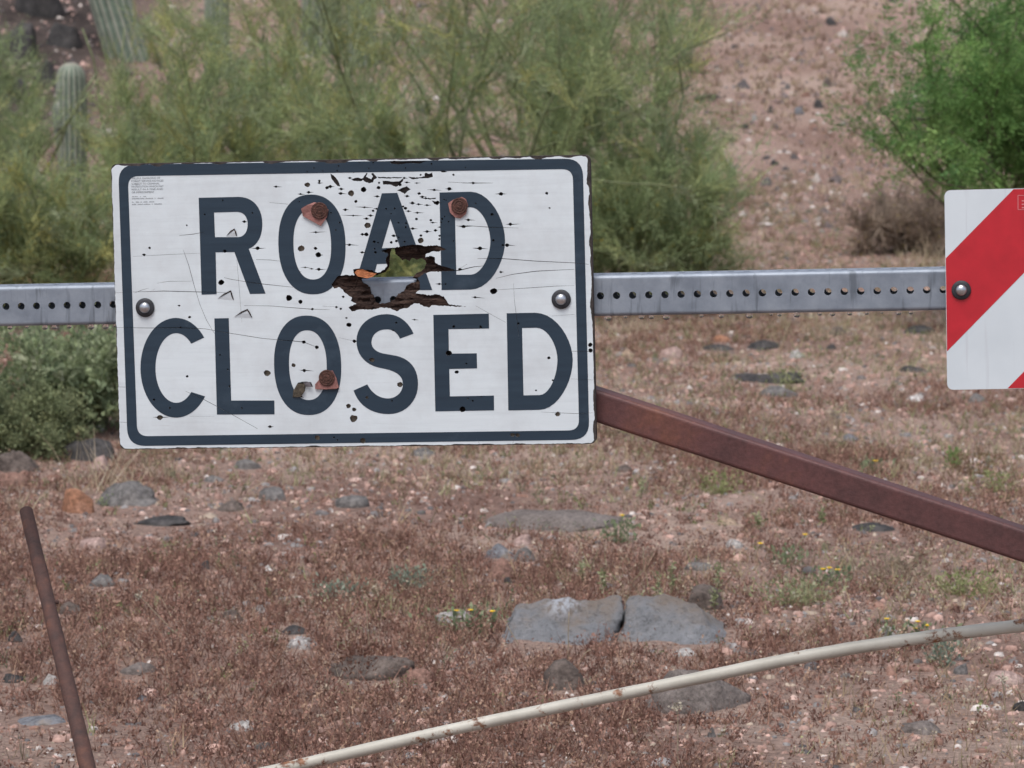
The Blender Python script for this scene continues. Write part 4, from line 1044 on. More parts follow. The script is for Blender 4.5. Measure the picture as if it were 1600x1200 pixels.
for wd, P in [(.9, [(785,695),(950,697),(1150,712),(1390,723),(1480,732)]), (.9, [(900,820),(1000,795),(1150,775),(1390,763)]), (.6, [(890,892),(1100,880),(1280,868),(1390,865)]), (.5, [(1010,850),(1015,960),(1030,1070),(1045,1200)]), (.9, [(650,492),(720,490),(860,500),(1040,505)]),
              (1.1, [(570,775),(670,770),(760,748),(820,742)]), (.9, [(670,760),(720,730)]), (.5, [(770,990),(860,1040),(960,1095)]), (.6, [(1250,1055),(1390,1045)]), (.8, [(600,218),(760,225),(880,224)])]: cr(z2, wd, P)
for wd, P in [(.7, [(1365,355),(1420,355),(1480,358)]), (.7, [(1370,528),(1505,535)]), (.6, [(1180,735),(1290,740),(1400,745),(1510,740)]), (.8, [(780,905),(800,940)]), (.7, [(1010,915),(1000,945)])]: cr(z4b, wd, P)

def jag(P, step, amp):           # splintered edge
    r_ = []
    for k in range(len(P)):
        a, b = P[k], P[(k + 1) % len(P)]; n_ = max(1, int(math.dist(a, b) / step))
        for i in range(n_):
            f = i / n_; e = amp if i else amp * .3
            r_.append((a[0] + (b[0] - a[0]) * f + rs_.uniform(-e, e), a[1] + (b[1] - a[1]) * f + rs_.uniform(-e, e)))
    return r_
torn = jag(torn, 2.2, .75); thru = jag(thru, 2.2, .8); TEAR = [jag(P, 2.0, .5) for P in TEAR]
polys = []        # (class, points in sign plane metres)
def addp(cls, P): polys.append((cls, np.array([uv(*q) for q in P])))
addp(('outline',), outline); addp(('film',), film); addp(('torn',), torn); addp(('thru',), thru)
for i, (a, b) in enumerate(LET):
    addp(('let', i, 0), a)
    if b: addp(('let', i, 1), b)
addp(('let', 10, 0), bo); addp(('let', 10, 1), bi)
for i, (x, y, r_, L, tan) in enumerate(BH):
    n_ = 9 if r_ > 2 else 7
    addp(('bullet', i, tan), [(x + r_ * 1.05 * math.cos(6.283 * k / n_) * rs_.uniform(.8, 1.15), y + r_ * .92 * math.sin(6.283 * k / n_) * rs_.uniform(.8, 1.15)) for k in range(n_)])
    if L:
        s0, s1 = rs_.uniform(.3, .6), 0; hw_ = min(.75, r_ * .4); sl = rs_.uniform(-.06, .1)
        addp(('crack',), [(x - L * s0, y - L * s0 * sl), (x - r_, y - hw_), (x + r_, y - hw_ * .8), (x + L * (1 - s0), y + L * (1 - s0) * sl), (x + r_, y + hw_), (x - r_, y + hw_ * .8)])
for P in TEAR: addp(('crack',), P)
for P, wd in CR:
    up_, dn = [], []
    for k, q in enumerate(P):
        e = wd * (.45 if k in (0, len(P) - 1) else 1) * rs_.uniform(.35, .62)
        a = P[max(k - 1, 0)]; b = P[min(k + 1, len(P) - 1)]; nn = Vector((-(b[1] - a[1]), b[0] - a[0])).normalized()
        up_.append((q[0] + nn.x * e, q[1] + nn.y * e)); dn.append((q[0] - nn.x * e, q[1] - nn.y * e))
    addp(('crack',), up_ + dn[::-1])

def inside(P, X):
    c = np.zeros(len(X), bool); n_ = len(P); j = n_ - 1
    for i in range(n_):
        xi, yi = P[i]; xj, yj = P[j]
        k = ((yi > X[:, 1]) != (yj > X[:, 1]))
        if k.any():
            xx = (xj - xi) * (X[:, 1] - yi) / (yj - yi + 1e-15) + xi
            c ^= k & (X[:, 0] < xx)
        j = i
    return c
SC = 1000.0
VV = []; EE = []
for cls, P in polys:
    b = len(VV); n_ = len(P); VV += [Vector((q[0] * SC, q[1] * SC)) for q in P]; EE += [(b + k, b + (k + 1) % n_) for k in range(n_)]
# extra points inside the torn wood so that it can be rough
TP = polys[2][1]; lo, hi = TP.min(0), TP.max(0); rg_ = np.random.default_rng(9)
Xs = lo + (hi - lo) * rg_.random((2600, 2)); Xs = Xs[inside(TP, Xs)]
VV += [Vector((q[0] * SC, q[1] * SC)) for q in Xs]
res = delaunay_2d_cdt(VV, EE, [], 0, 1e-4)
PV_ = np.array([v_[:] for v_ in res[0]]) / SC; TR = np.array(res[2])
cen = PV_[TR].mean(1)
ins = {}
lab = np.zeros(len(TR), int) - 1              # -1 outside, 0 surface, 1 bare edge, 2 torn, 3 through, 4 crack, 100+ bullets
flag = lambda P: inside(P, cen)
inO = flag(polys[0][1]); inF = flag(polys[1][1]); inT = flag(polys[2][1]); inH = flag(polys[3][1])
lab[inO] = 1; lab[inO & inF] = 0
letter_of = np.zeros(len(TR), int) - 1
bullet_tan = {}
crk = np.zeros(len(TR), bool); bul = np.zeros(len(TR), int)
for cls, P in polys[4:]:
    k = flag(P)
    if cls[0] == 'let':
        if cls[1] == 10: border_in = (border_in & ~k) if cls[2] else k
        elif cls[2] == 0: letter_of[k] = cls[1]
        else: letter_of[k & (letter_of == cls[1])] = -1
    elif cls[0] == 'crack': crk |= k
    else: bul[k] = 100 + cls[1]; bullet_tan[100 + cls[1]] = cls[2]
letter_of[border_in] = 10
lab[crk & inO] = 4
lab[(bul > 0) & inO] = bul[(bul > 0) & inO]
lab[inT & inO] = 2; lab[inT & (bul > 0) & inO] = 2
lab[inH & inO] = 3
# depth of torn plies: stepped along the grain, deeper near the opening
hole = polys[3][1]
def dist_hole(X):
    a = hole; b = np.roll(hole, -1, 0); d = np.full(len(X), 9.0)
    for p0, p1 in zip(a, b):
        e = p1 - p0; s_ = np.clip(((X - p0) @ e) / (e @ e), 0, 1); d = np.minimum(d, np.linalg.norm(X - p0 - s_[:, None] * e, axis=1))
    return d
dh = dist_hole(PV_)
gn = fbm(np.stack([PV_[:, 0] * 40, PV_[:, 1] * 190, np.zeros(len(PV_))], -1), 3)
td = .0025 + .010 * np.clip(1 - dh / .028, 0, 1) + .0035 * gn
td = np.round(td / .0026) * .0026 * .6 + td * .4
td = np.clip(td, .0012, TH - .002)
bdep = {k: min(.011, .0035 + 1.3 * BH[k - 100][2] / 975) * (.45 if t_ else 1.0) for k, t_ in bullet_tan.items()}
vid = {}; NV = []; NF = []; NM = []
def lvl(l):
    return 's' if l == 0 else 'e' if l == 1 else 't' if l == 2 else 'c' if l == 4 else l
def dep(i, L):
    if L == 's': return 0.0
    if L == 'e': return .0009
    if L == 't': return td[i]
    if L == 'c': return .0022
    if L == 'b': return TH
    return bdep[L]
def vtx(i, L):
    k = (i, L)
    if k not in vid: vid[k] = len(NV); NV.append((PV_[i][0], dep(i, L), PV_[i][1]))
    return vid[k]
edges = {}
for ti, tr in enumerate(TR):
    l = lab[ti]
    if l in (-1, 3): continue
    L = lvl(l); a, b, c_i = tr
    NF.append((vtx(a, L), vtx(b, L), vtx(c_i, L)))
    NM.append(0 if L == 's' else 1 if L == 't' else 2 if L == 'e' else 3 if L == 'c' else (4 if bullet_tan[L] else 3))
    NF.append((vtx(a, 'b'), vtx(c_i, 'b'), vtx(b, 'b'))); NM.append(2)
    for p0, p1 in ((a, b), (b, c_i), (c_i, a)): edges.setdefault((min(p0, p1), max(p0, p1)), []).append(L)
for (a, b), Ls in edges.items():
    if len(Ls) == 2:
        if Ls[0] == Ls[1]: continue
        q = (vtx(a, Ls[0]), vtx(b, Ls[0]), vtx(b, Ls[1]), vtx(a, Ls[1]))
        NM.append(1 if 't' in Ls else 3)
    else:
        q = (vtx(a, Ls[0]), vtx(b, Ls[0]), vtx(b, 'b'), vtx(a, 'b')); NM.append(1 if Ls[0] == 't' else 2)
    NF.append(q)

# sign materials
m, t, p = newmat('white_sign_film'); v = coords(t)
vs = coords(t, (6, 1, 120)); f1 = noise(t, vs, 1.0, 6, .7); r1 = ramp(t, [(.25, (.58, .635, .67)), (.5, (.64, .70, .735)), (.75, (.67, .73, .765))]); t.links.new(f1, r1.inputs[0])
dirt = noise(t, v, 7, 6, .7); r2 = ramp(t, [(.44, 0), (.74, .62)]); t.links.new(dirt, r2.inputs[0])
c = mixc(t, r2.outputs[0], r1.outputs[0], (.46, .48, .50))
vg = coords(t, (14, 1, 420)); fg = noise(t, vg, 1.0, 4, .6); r3 = ramp(t, [(.66, 0), (.74, .5)]); t.links.new(fg, r3.inputs[0])
c = mixc(t, r3.outputs[0], c, (.42, .42, .42))
t.links.new(c, p.inputs['Base Color']); p.inputs['Roughness'].default_value = .42; p.inputs['Specular IOR Level'].default_value = .35
bump(t, p, f1, .12, .002); M['film'] = m
m, t, p = newmat('blue_black_lettering'); v = coords(t)
f1 = noise(t, coords(t, (5, 1, 70)), 1.0, 6, .7); r1 = ramp(t, [(.3, (.017, .031, .049)), (.55, (.022, .040, .062)), (.78, (.031, .052, .077))]); t.links.new(f1, r1.inputs[0])
d1 = noise(t, v, 9, 6, .75); r2 = ramp(t, [(.58, 0), (.8, .5)]); t.links.new(d1, r2.inputs[0])
t.links.new(mixc(t, r2.outputs[0], r1.outputs[0], (.075, .105, .14)), p.inputs['Base Color'])
p.inputs['Roughness'].default_value = .45; p.inputs['Specular IOR Level'].default_value = .35; bump(t, p, f1, .1, .002); M['ink'] = m
m, t, p = newmat('torn_plywood'); f1 = noise(t, coords(t, (25, 60, 260)), 1.0, 6, .7)
r1 = ramp(t, [(.3, (.014, .010, .009)), (.5, (.040, .026, .022)), (.68, (.085, .055, .043)), (.85, (.14, .095, .07))]); t.links.new(f1, r1.inputs[0])
t.links.new(r1.outputs[0], p.inputs['Base Color']); p.inputs['Roughness'].default_value = .95; p.inputs['Specular IOR Level'].default_value = .1; bump(t, p, f1, .9, .004); M['torn'] = m
M['edgewood'] = simple('weathered_edge_wood', (.045, .036, .033), .9, 0, .6, 90, .6)
M['holewood'] = simple('dark_hole_wood', (.022, .017, .016), .95, 0, .5, 200, .3)
M['tanwood'] = simple('pale_wood_core', (.20, .165, .125), .9, 0, .5, 160, .5)
board = link('board', mesh_np('board', np.array(NV), NF, [M['film'], M['torn'], M['edgewood'], M['holewood'], M['tanwood']], midx=NM), sign)
board['label'] = 'white faced plywood board, pierced by shot'
for i in range(11):
    sel = TR[(letter_of == i) & (lab == 0)]
    ids, inv = np.unique(sel, return_inverse=True)
    Vt = np.stack([PV_[ids][:, 0], np.full(len(ids), -.0003), PV_[ids][:, 1]], -1)
    o = link('letter' if i < 10 else 'border', mesh_np('letter', Vt, inv.reshape(-1, 3), M['ink']), sign)
    o['label'] = ('letter %s in blue black' % 'ROADCLOSED'[i]) if i < 10 else 'blue black border line with rounded corners'

# small notice print, top left
m, t, p = newmat('faded_print'); p.inputs['Base Color'].default_value = (.13, .14, .16, 1); p.inputs['Roughness'].default_value = .6; M['print'] = m
def text_mesh(body, px, py, hpx, wpx, name='notice_line'):
    cu = bpy.data.curves.new('t', 'FONT'); cu.body = body; cu.size = 1.0; cu.resolution_u = 2
    to = bpy.data.objects.new('t', cu); COL.objects.link(to)
    dg = bpy.context.evaluated_depsgraph_get(); me = bpy.data.meshes.new_from_object(to.evaluated_get(dg)); bpy.data.objects.remove(to)
    P = np.array([v_.co[:] for v_ in me.vertices]); F_ = [tuple(f.vertices) for f in me.polygons]
    lo_, hi_ = P.min(0), P.max(0); ua, va = uv(px, py); ub_, vb_ = uv(px + wpx, py - wpx * .019); hs_ = hpx / 975.0
    fx = (P[:, 0] - lo_[0]) / (hi_[0] - lo_[0]); fy = P[:, 1] / .72
    Q = np.stack([ua + (ub_ - ua) * fx, np.full(len(P), -.0003), va + (vb_ - va) * fx + hs_ * fy], -1)
    return link(name, mesh_np(name, Q, F_, M['print']), sign)
for k, (s_, w_) in enumerate([('WILLFUL DAMAGING OF', 45), ('FOREST SERVICE NOTICES', 50), ('SUBJECT TO CRIMINAL', 44), ('PROSECUTION WHICH MAY', 50), ('RESULT IN A FINE AND', 49), ('OR IMPRISONMENT', 35)]):
    text_mesh(s_, 205.3 + .15 * k, 280.2 + 4.36 * k, 3.0, w_)
mbp = MB()
for k, (yy, segs) in enumerate([(308, [(0, 3), (5, 9), (12.5, 13.5), (18, 22)]), (311.3, [(0, 11), (13, 19), (21, 33), (35.5, 36.5), (40, 49)]), (316.6, [(0, 2.5), (6, 11), (13, 14.5), (18, 24), (27, 34)]), (320.2, [(0, 6.5), (9, 16), (18, 28.5), (31, 32), (35, 46)])]):
    for a, b in segs:
        x_ = a
        while x_ < b:
            ua, va = uv(206.5 + x_, yy - x_ * .019); s_ = 1 / 975; h_ = 1.7 * s_ * rs_.uniform(.6, 1)
            mbp.add([(ua, -.0003, va), (ua + .75 * s_, -.0003, va), (ua + .75 * s_, -.0003, va + h_), (ua, -.0003, va + h_)], [(0, 1, 2, 3)]); x_ += 1.35
mbp.build('faint_small_print', M['print'], sign)

# bolts with rubber washers, rusty washers with red scraps, flaps, splinter
M['bolt'] = simple('bolt_steel', (.48, .50, .53), .3, .9, .2, 60, .15)
M['rubber'] = simple('black_rubber', (.022, .024, .03), .6, 0, .4, 120, .2)
M['wrust'] = simple('washer_rust', (.075, .032, .024), .85, .1, .6, 180, .8)
M['redscrap'] = simple('red_scrap', (.27, .12, .105), .7, 0, .3, 90, .3)
ROTX = Matrix.Rotation(math.pi / 2, 4, 'X')       # local z of a lathe turns to -y, towards the viewer
def lathe_part(name, prof, u_, v_, d_, mat, par, n=28, smooth=True):
    mb = MB(); mb.lathe(prof, n, Matrix.Translation((u_, d_, v_)) @ ROTX); o = mb.build(name, mat, par)
    if smooth:
        for f in o.data.polygons: f.use_smooth = True
        
    return o
def bolt(px, py, par, d0=0.0, s=1.0):
    u_, v_ = uv(px, py)
    pr = [(.0088 * s * math.cos(a) , .0036 + .0058 * math.sin(a)) for a in np.linspace(0, math.pi / 2 * .97, 9)]
    bo_ = lathe_part('bolt', pr, u_, v_, d0, M['bolt'], par)
    lathe_part('rubber_washer', [(.0152 * s, 0), (.0152 * s, .0022), (.0140 * s, .0034), (.0085 * s, .0038)], u_, v_, d0, M['rubber'], bo_)
bolt(227, 480.5, sign, -.0001); bolt(877, 467.5, sign, -.0001)
def rusty(px, py, rpx, scrap, name='rusty_washer'):
    P = [uv(*q) for q in scrap]
    mb = MB(); n_ = len(P)
    V = [(a, -.0006, b) for a, b in P] + [(a, -.0022 - .002 * rs_.random(), b) for a, b in P]
    mb.add(V, [tuple(range(n_, 2 * n_))] + [(k, (k + 1) % n_, n_ + (k + 1) % n_, n_ + k) for k in range(n_)])
    u_, v_ = uv(px, py); r_ = rpx / 975
    wo = lathe_part(name, [(r_, 0), (r_, .0018), (r_ * .9, .0024), (r_ * .74, .0020), (r_ * .62, .0026), (r_ * .45, .0021), (r_ * .34, .0028), (r_ * .15, .0030), (.0003, .0026)], u_, v_, -.0034, M['wrust'], sign, 24, False)
    mb.build('red_scrap', M['redscrap'], wo)
rusty(500, 329, 13, [z4(*q) for q in [(60,458),(105,430),(165,405),(245,420),(285,470),(272,530),(222,602),(75,520)]])
rusty(718.5, 321.5, 12.5, [z4(*q) for q in [(1282,412),(1330,382),(1395,360),(1432,380),(1448,430),(1432,500),(1385,540),(1340,530),(1300,490)]])
rusty(511.5, 590, 12.6, [(440 + q[0] / 8, 560 + q[1] / 8) for q in [(425, 320), (480, 255), (520, 160), (640, 150), (690, 250), (718, 360), (690, 378), (560, 383), (425, 382)]])
def flap(pts, lift, mat, name):           # small curl of film standing off the face
    P = [uv(*q) for q in pts]; n_ = len(P); mb = MB()
    V = [(a, -.0004 - l, b) for (a, b), l in zip(P, lift)] + [(a, -.0010 - l, b) for (a, b), l in zip(P, lift)]
    mb.add(V, [tuple(range(n_ - 1, -1, -1)), tuple(range(n_, 2 * n_))] + [(k, (k + 1) % n_, n_ + (k + 1) % n_, n_ + k) for k in range(n_)])
    return mb.build(name, mat, sign)
for pts in ([z1(775, 556), z1(800, 523), z1(826, 508), z1(838, 530), z1(842, 556)], [z1(722, 945), z1(760, 915), z1(803, 894), z1(812, 915), z1(822, 955)], [z1(825, 1060), z1(868, 1028), z1(908, 1010), z1(925, 1035), z1(937, 1065)]):
    # dark gap and the lifted tongue over it
    a, b, c_, d_, e = pts
    flap([a, b, c_, (c_[0] - .5, c_[1] + 2.2), (b[0] + .8, b[1] + 2.0)], [.0, .0002, .0003, .0003, .0002], M['torn'], 'torn_edge')
    flap([c_, d_, e, (e[0] - 1.6, e[1] - 1), (d_[0] - 2.0, d_[1]), (c_[0] - 1.5, c_[1] + 1)], [.0006, .0008, 0, 0, .0008, .0006], M['torn'], 'torn_edge')
    flap([(a[0] + 1.5, a[1] + .5), (b[0] + 1.5, b[1] + 3), (c_[0], c_[1] + 3), (d_[0] - 2.2, d_[1] + 1), (e[0] - 2.2, e[1] + .5)], [-.0009, .0004, .0010, .0006, -.0009], M['film'], 'lifted_flap')
M['splinter'] = simple('fresh_splinter', (.42, .15, .06), .85, 0, .4, 120, .6)
flap([z7(425, 375), z7(450, 350), z7(500, 345), z7(560, 372), z7(622, 385), z7(590, 412), z7(540, 425), z7(455, 408)], [.002, .003, .004, .003, .001, .002, .004, .003], M['splinter'], 'splinter')
flap([z3(1195, 600), z3(1225, 556), z3(1270, 556), z3(1268, 600), z3(1240, 640), z3(1190, 642)], [.001, .004, .006, .005, .002, .0005], simple('peeled_ply', (.085, .07, .05), .9, 0, .5, 150, .6), 'peeled_ply')
flap([z3(1255, 548), z3(1300, 546), z3(1316, 576), z3(1272, 572)], [.001, .004, .006, .002], simple('curl_grey', (.10, .09, .10), .8, 0, .3, 150, .3), 'peeled_ply')

# ------------------------------------------------------------------ striped panel
ua, va = uv(1476, 297); panel = empty('striped_panel', SO); panel.rotation_euler = SROT.to_euler()
tag(panel, 'red and white diagonally striped barricade panel bolted to the rail', 'sign')
PQ = [uv(*q) for q in rrect((1475.6, 297.6), (1796, 290), (1800, 604), (1480, 609.6), 11)]
n_ = len(PQ); TP2 = .012; T0d = TH - TP2
mb = MB(); mb.add([(a, T0d, b) for a, b in PQ] + [(a, TH, b) for a, b in PQ], [tuple(range(n_))], 0)
mb.add([(a, T0d, b) for a, b in PQ] + [(a, TH, b) for a, b in PQ], [tuple(range(2 * n_ - 1, n_ - 1, -1))] + [(k, (k + 1) % n_, n_ + (k + 1) % n_, n_ + k) for k in range(n_)], 1)
m, t, p = newmat('white_reflective'); v = coords(t); r1 = ramp(t, [(.3, (.57, .63, .67)), (.7, (.64, .70, .74))]); t.links.new(noise(t, v, 9, 5), r1.inputs[0])
r2 = ramp(t, [(.62, 0), (.70, .6)]); t.links.new(noise(t, coords(t, (60, 1, 3)), 1, 3), r2.inputs[0])
t.links.new(mixc(t, r2.outputs[0], r1.outputs[0], (.50, .53, .57)), p.inputs['Base Color']); p.inputs['Roughness'].default_value = .4; M['wref'] = m
M['panel_edge'] = simple('panel_edge', (.12, .10, .095), .8, 0, .5, 80)
mb.build('board', [M['wref'], M['panel_edge']], panel)
M['redfilm'] = simple('red_reflective', (.47, .016, .028), .4, 0, .10, 30, .05)
def clip(P, hp):          # Sutherland-Hodgman against half plane a*x+b*y<=c
    a, b, c = hp; r_ = []
    for i in range(len(P)):
        p0, p1 = P[i], P[(i + 1) % len(P)]; d0 = a * p0[0] + b * p0[1] - c; d1 = a * p1[0] + b * p1[1] - c
        if d0 <= 0: r_.append(p0)
        if d0 * d1 < 0: s_ = d0 / (d0 - d1); r_.append((p0[0] + (p1[0] - p0[0]) * s_, p0[1] + (p1[1] - p0[1]) * s_))
    return r_
RPX = rrect((1476.3, 298.3), (1795, 290.8), (1799, 603.3), (1480.6, 608.8), 10.5)
sl = 1.02
for y_at in (404.6, 706.5, 1008):           # height at x=1477 of each red band's upper edge; bands fall 45 degrees to the left
    P = clip(RPX, (-sl, -1, -(y_at + sl * 1477))); P = clip(P, (sl, 1, y_at + 147.5 + sl * 1477))
    if len(P) > 2:
        q = [uv(*e) for e in P]; mb = MB(); mb.add([(a, T0d - .0003, b) for a, b in q], [tuple(range(len(q)))]); mb.build('stripe', M['redfilm'], panel)
M['pinkprint'] = simple('pale_print', (.60, .22, .23), .5, 0, .1, 30, 0)
mb = MB()
def rect_px(x0, y0, x1, y1, d):
    q = [uv(x0, y0), uv(x1, y0), uv(x1, y1), uv(x0, y1)]; mb.add([(a, d, b) for a, b in q], [(0, 1, 2, 3)])
rect_px(1590.2, 305.2, 1591.2, 328, T0d - .0006); rect_px(1590.2, 305.0, 1632, 305.9, T0d - .0006); rect_px(1590.2, 327.2, 1632, 328, T0d - .0006); rect_px(1631, 305.9, 1632, 327.2, T0d - .0006)
for yy in (313.0, 318.4, 323.6): rect_px(1596.5, yy, 1625, yy + 1.9, T0d - .0006)
mb.build('maker_mark', M['pinkprint'], panel)
bolt(1502, 453.5, panel, T0d - .0001, .98)

# ------------------------------------------------------------------ small plants: flowers, sprigs, stalks
def plant_root(name, px, py): b = hit(px, py); return empty(name, b), b
M['petal'] = simple('yellow_petal', (.78, .52, .015), .6, 0, .15, 60, 0)
PALG = [(.20, .25, .14, 3), (.26, .30, .18, 2), (.16, .21, .12, 2)]
def leaf_mass(root, n_, h, w_, pal, ls, name='foliage'):
    P = np.stack([rng.normal(size=n_) * w_, rng.normal(size=n_) * w_, rng.random(n_) * h], -1)
    st = ribbons(np.stack([P[:, 0] * .3, P[:, 1] * .3, np.zeros(n_)], -1)[::4], P[::4] - np.array([0, 0, -.001]) * 1, np.linalg.norm(P[::4], axis=1), np.full(len(P[::4]), .0008), pick(pal, len(P[::4])), 0, .05)
    fk = flakes(P, rng.normal(size=(n_, 3)) * .7 + np.array([0, 0, .8]) + P / max(w_, .01) * .3, ls * (.6 + .8 * rng.random(n_)), ls * .24 * (.6 + .8 * rng.random(n_)), pick(pal, n_))
    V, F, C = join([st[:3], fk]); return link(name, mesh_np(name, V, F, M['leaf'], C), root)
def flower_plant(px, py, heads, label, leaves=90, w_=.03, h=.04):
    root, b = plant_root('yellow_flower_plant', px, py); tag(root, label, 'flower', 'small yellow flowers')
    leaf_mass(root, leaves, h, w_, PALG, .016)
    for (hx, hy) in heads:
        q = at(hx, hy, b.y) - b
        mb = MB(); mid = Vector((q.x * .4, .004, q.z * .55)); mb.tube([Vector((0, 0, 0)), mid, q], [.0011, .0010, .0008], 5)
        me_c = mb.build('stem', M['green_bark'], root, True)
        mb = MB(); np_ = 9; rr0 = .0105 * (b.y / 9)
        for k in range(np_):
            a = 2 * math.pi * k / np_ + rs_.random() * .3; d = Vector((math.cos(a), math.sin(a), .35)).normalized(); s_ = Vector((-math.sin(a), math.cos(a), 0))
            mb.add([q, q + d * rr0 * .6 + s_ * rr0 * .3, q + d * rr0 * 1.05, q + d * rr0 * .6 - s_ * rr0 * .3], [(0, 1, 2, 3)])
        mb.lathe([(rr0 * .4, 0), (rr0 * .36, rr0 * .3), (.0005, rr0 * .42)], 8, Matrix.Translation(q))
        mb.build('flower_head', M['petal'], me_c)
flower_plant(1232, 884, [(1258, 836), (1188, 850)], 'tallest yellow flower plant, two heads far apart below the brace')
flower_plant(1298, 916, [(1286, 890), (1296, 888), (1309, 891)], 'three yellow flowers close in a row right of the tallest pair')
flower_plant(738, 988, [(714, 955), (735, 954), (769, 956)], 'three yellow flowers spread out left of the cracked boulder', 160, .045, .05)
flower_plant(1360, 740, [(1368, 721)], 'single yellow flower above the rusty brace')
flower_plant(968, 850, [(972, 806)], 'single yellow flower over a grey green tuft at the wide slab', 160, .028, .06)
flower_plant(1390, 998, [(1386, 968)], 'lone yellow flower just above the pipe near the pale stone', 30)
flower_plant(1440, 1004, [(1434, 972), (1431, 983), (1450, 978)], 'three yellow flowers above the pipe at right', 60)
PALS = [(.33, .35, .20, 3), (.27, .30, .15, 2), (.40, .41, .27, 1)]
def sprig(px, py0, py1, label):
    root, b = plant_root('pale_sprig', px, py1); tag(root, label, 'weed', 'pale green upright sprigs')
    h = (py1 - py0) / (FPX / b.y); lean = Vector((rs_.uniform(-.15, .15) * h, rs_.uniform(-.1, .1) * h, h))
    mb = MB(); mb.tube([Vector((0, 0, -.01)), lean * .5 + Vector((.004, 0, 0)), lean], [.0013, .0011, .0006], 5); mb.build('stem', M['green_bark'], root, True)
    n_ = 60; s_ = rng.random((n_, 1)) * .8 + .2
    P = s_ * np.array(lean) + rng.normal(size=(n_, 3)) * .004
    V, F, C = flakes(P, rng.normal(size=(n_, 3)) + np.array([0, 0, .5]), .008 + .010 * rng.random(n_), .002 + .002 * rng.random(n_), pick(PALS, n_))
    link('foliage', mesh_np('foliage', V, F, M['leaf'], C), root)
for a in [(909, 882, 914, 'pale green sprig above the left block of the cracked boulder'), (943, 893, 934, 'pale sprig standing behind the crack of the big boulder'),
          (1029, 893, 968, 'tallest pale sprig in front of the right boulder block'), (996, 930, 966, 'pale sprig low against the right boulder block near its crack'),
          (1013, 956, 992, 'short pale sprig below the middle of the right boulder block'), (1050, 884, 932, 'bushy pale sprig behind the right boulder block'),
          (1115, 921, 957, 'pale sprig in front of the brown rock'), (1122, 888, 925, 'pale sprig rising behind the brown rock'),
          (955, 972, 994, 'short pale sprig growing at the foot of the boulder crack'), (1000, 750, 780, 'pale sprig alone below the sign corner'),
          (1285, 795, 822, 'pale sprig right below the rusty brace'), (1185, 806, 832, 'pale sprig under the left part of the brace')]: sprig(*a)
def weed(px, py, w_px, h_px, n_, pal, label, ls=.012):
    root, b = plant_root('weed_clump', px, py); tag(root, label, 'weed', 'low leafy weed clumps')
    k = b.y / FPX; leaf_mass(root, n_, h_px * k, w_px * k / 3.4, pal, ls)
PALY = [(.30, .33, .15, 3), (.24, .28, .11, 2), (.36, .37, .20, 1)]
PALGR = [(.24, .29, .22, 3), (.30, .35, .28, 2), (.19, .24, .17, 1)]
weed(1125, 772, 60, 34, 260, PALY, 'yellowish green weed clump below the brace start'); weed(1232, 612, 46, 34, 220, PALY, 'green weed clump by the knobbly black rock')
weed(1492, 732, 26, 30, 200, [(.17, .28, .09, 2), (.2, .3, .1, 1)], 'fresh green weed clump beside a brown one at right'); weed(1525, 742, 70, 34, 240, [(.20, .13, .08, 2), (.26, .2, .11, 1)], 'brown dried weed clump right of the fresh green one')
weed(1560, 770, 60, 30, 220, PALY, 'yellowish weed clump above the brace at the right edge'); weed(1245, 945, 110, 40, 420, PALS, 'wide pale weed patch below the three yellow flowers in a row')
weed(1475, 1040, 46, 44, 200, PALGR, 'grey green weed just below the pipe at right'); weed(640, 920, 70, 30, 240, PALGR, 'greyish green weed patch below the sign middle')
weed(530, 935, 80, 26, 220, PALGR, 'greyish weed patch left of the tall dry stalk'); weed(1390, 900, 120, 46, 300, [(.36, .30, .22, 2), (.30, .25, .18, 1)], 'tall pale straw clump under the right end of the brace', .014)
weed(1505, 930, 90, 36, 300, PALY, 'yellowish weed patch between brace and pipe at the right')
weed(560, 1058, 90, 50, 420, [(.15, .075, .055, 2), (.19, .1, .07, 1)], 'bushy dark red weed growing in front of the large flat rock', .010)
def stalk(pts, label, head=False, wd=.0011):
    b = hit(*pts[-1]); root = empty('dry_stalk', b); tag(root, label, 'stalk', 'dry straw stalks')
    n_ = len(pts) - 1
    Q = [at(a, c_, b.y - .012 * (n_ - k)) - b for k, (a, c_) in enumerate(pts)]
    mb = MB(); mb.tube(catmull(Q, 4), [wd] * (4 * n_ + 1), 5)
    o = mb.build('stem', simple('straw_stem', (.46, .38, .27), .8, 0, .2, 60, 0) if 'straw_stem' not in bpy.data.materials else bpy.data.materials['straw_stem'], root, True)
    if head:
        n_ = 40; q = np.array(Q[0]); V, F, C = flakes(q + rng.normal(size=(n_, 3)) * .005, rng.normal(size=(n_, 3)), .006 + .006 * rng.random(n_), np.full(n_, .002), pick([(.5, .46, .38, 1), (.4, .36, .28, 1)], n_))
        link('seed_head', mesh_np('seed_head', V, F, M['straw'], C), root)
stalk([(217, 930), (232, 946), (255, 970), (282, 996)], 'slanting straw stalk with a white seed head right of the stake', True)
stalk([(573, 940), (574, 975), (577, 1005), (581, 1030)], 'upright dry stalk left of the reddish foreground rock')
stalk([(889, 957), (888, 985), (888, 1010), (888, 1034)], 'thin upright stalk before the white streaked boulder block')
stalk([(923, 1015), (915, 1020), (908, 1032), (904, 1046)], 'short bent stalk beside the pointed dark rock')
stalk([(1566, 1062), (1571, 1105), (1578, 1160), (1588, 1204)], 'tall dry stalk at the bottom right edge', True)
stalk([(1059, 1104), (1059, 1140), (1059, 1180), (1060, 1204)], 'thin upright stalk at the bottom below the pinkish rock', True)
stalk([(438, 736), (420, 748), (400, 760), (385, 770)], 'straw lying slantwise below the sign')
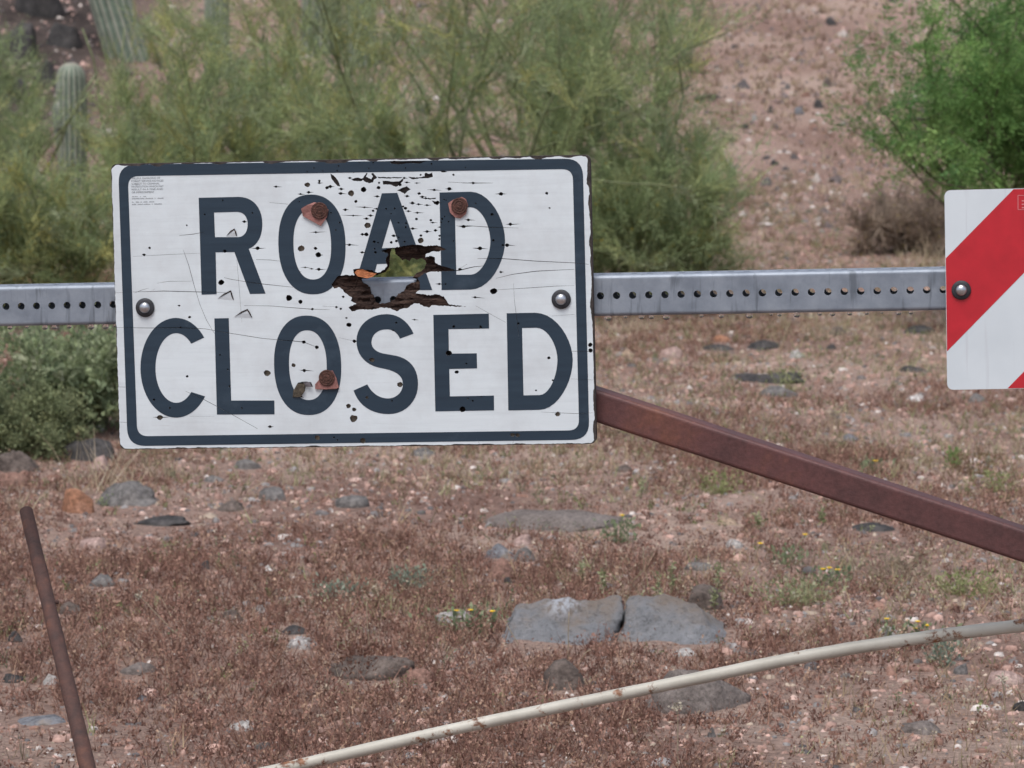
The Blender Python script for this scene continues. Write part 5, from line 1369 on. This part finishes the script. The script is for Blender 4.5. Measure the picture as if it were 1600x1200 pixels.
stalk([(289, 769), (296, 778), (304, 788), (313, 798)], 'short straw leaning by the brownish flat stone')
stalk([(1005, 855), (1006, 885), (1007, 910)], 'thin stalk between slab and cracked boulder')
stalk([(1102, 816), (1140, 819), (1186, 824)], 'straw lying flat beside the tan stone')
stalk([(785, 965), (800, 990), (812, 1010)], 'straw leaning on the left flank of the cracked boulder')
def straw_tuft(px, py, hpx, wpx, n_, label):
    root, b = plant_root('straw_tuft', px, py); tag(root, label, 'grass tuft', 'tall straw tufts')
    k = b.y / FPX; base = np.stack([rng.normal(size=n_) * wpx * k * .25, rng.normal(size=n_) * wpx * k * .2, np.zeros(n_)], -1)
    D = np.stack([rng.normal(size=n_) * .42, rng.normal(size=n_) * .3, np.ones(n_)], -1)
    rb = ribbons(base, D, hpx * k * (.5 + .6 * rng.random(n_)), .0009 + .0006 * rng.random(n_), pick([(.46, .38, .27, 2), (.38, .30, .20, 1), (.54, .47, .36, 1)], n_), .12, .16)
    tag(link('blades', mesh_np('blades', rb[0], rb[1], M['straw'], rb[2]), root), kind='stuff')
straw_tuft(160, 770, 120, 110, 60, 'tall pale straw tuft below the sign lower left corner')
straw_tuft(255, 748, 60, 110, 46, 'straw tuft under the bottom edge of the sign at left')
straw_tuft(30, 800, 60, 90, 40, 'straw tuft around the top of the rusty stake')
straw_tuft(985, 520, 42, 100, 80, 'straw grass just right of the sign under the rail')
straw_tuft(1300, 530, 44, 120, 70, 'straw grass around the brown lump under the rail')
straw_tuft(1470, 418, 70, 130, 160, 'straw grass at the foot of the grey leafless shrub')
straw_tuft(1110, 425, 60, 120, 110, 'straw grass at the right foot of the palo verdes')
# fallen branch on the hillside
q0, q1 = hit(1086, 160), hit(1120, 156); mb = MB(); mb.tube([q0 + Vector((0, 0, .02)), q0.lerp(q1, .5) + Vector((0, 0, .035)), q1 + Vector((0, 0, .03))], [.018, .016, .010], 8)
o = mb.build('fallen_branch', M['bark'], smooth=True, loc=q0, off=q0); tag(o, 'dark fallen branch on the hillside at the palo verde edge', 'branch')
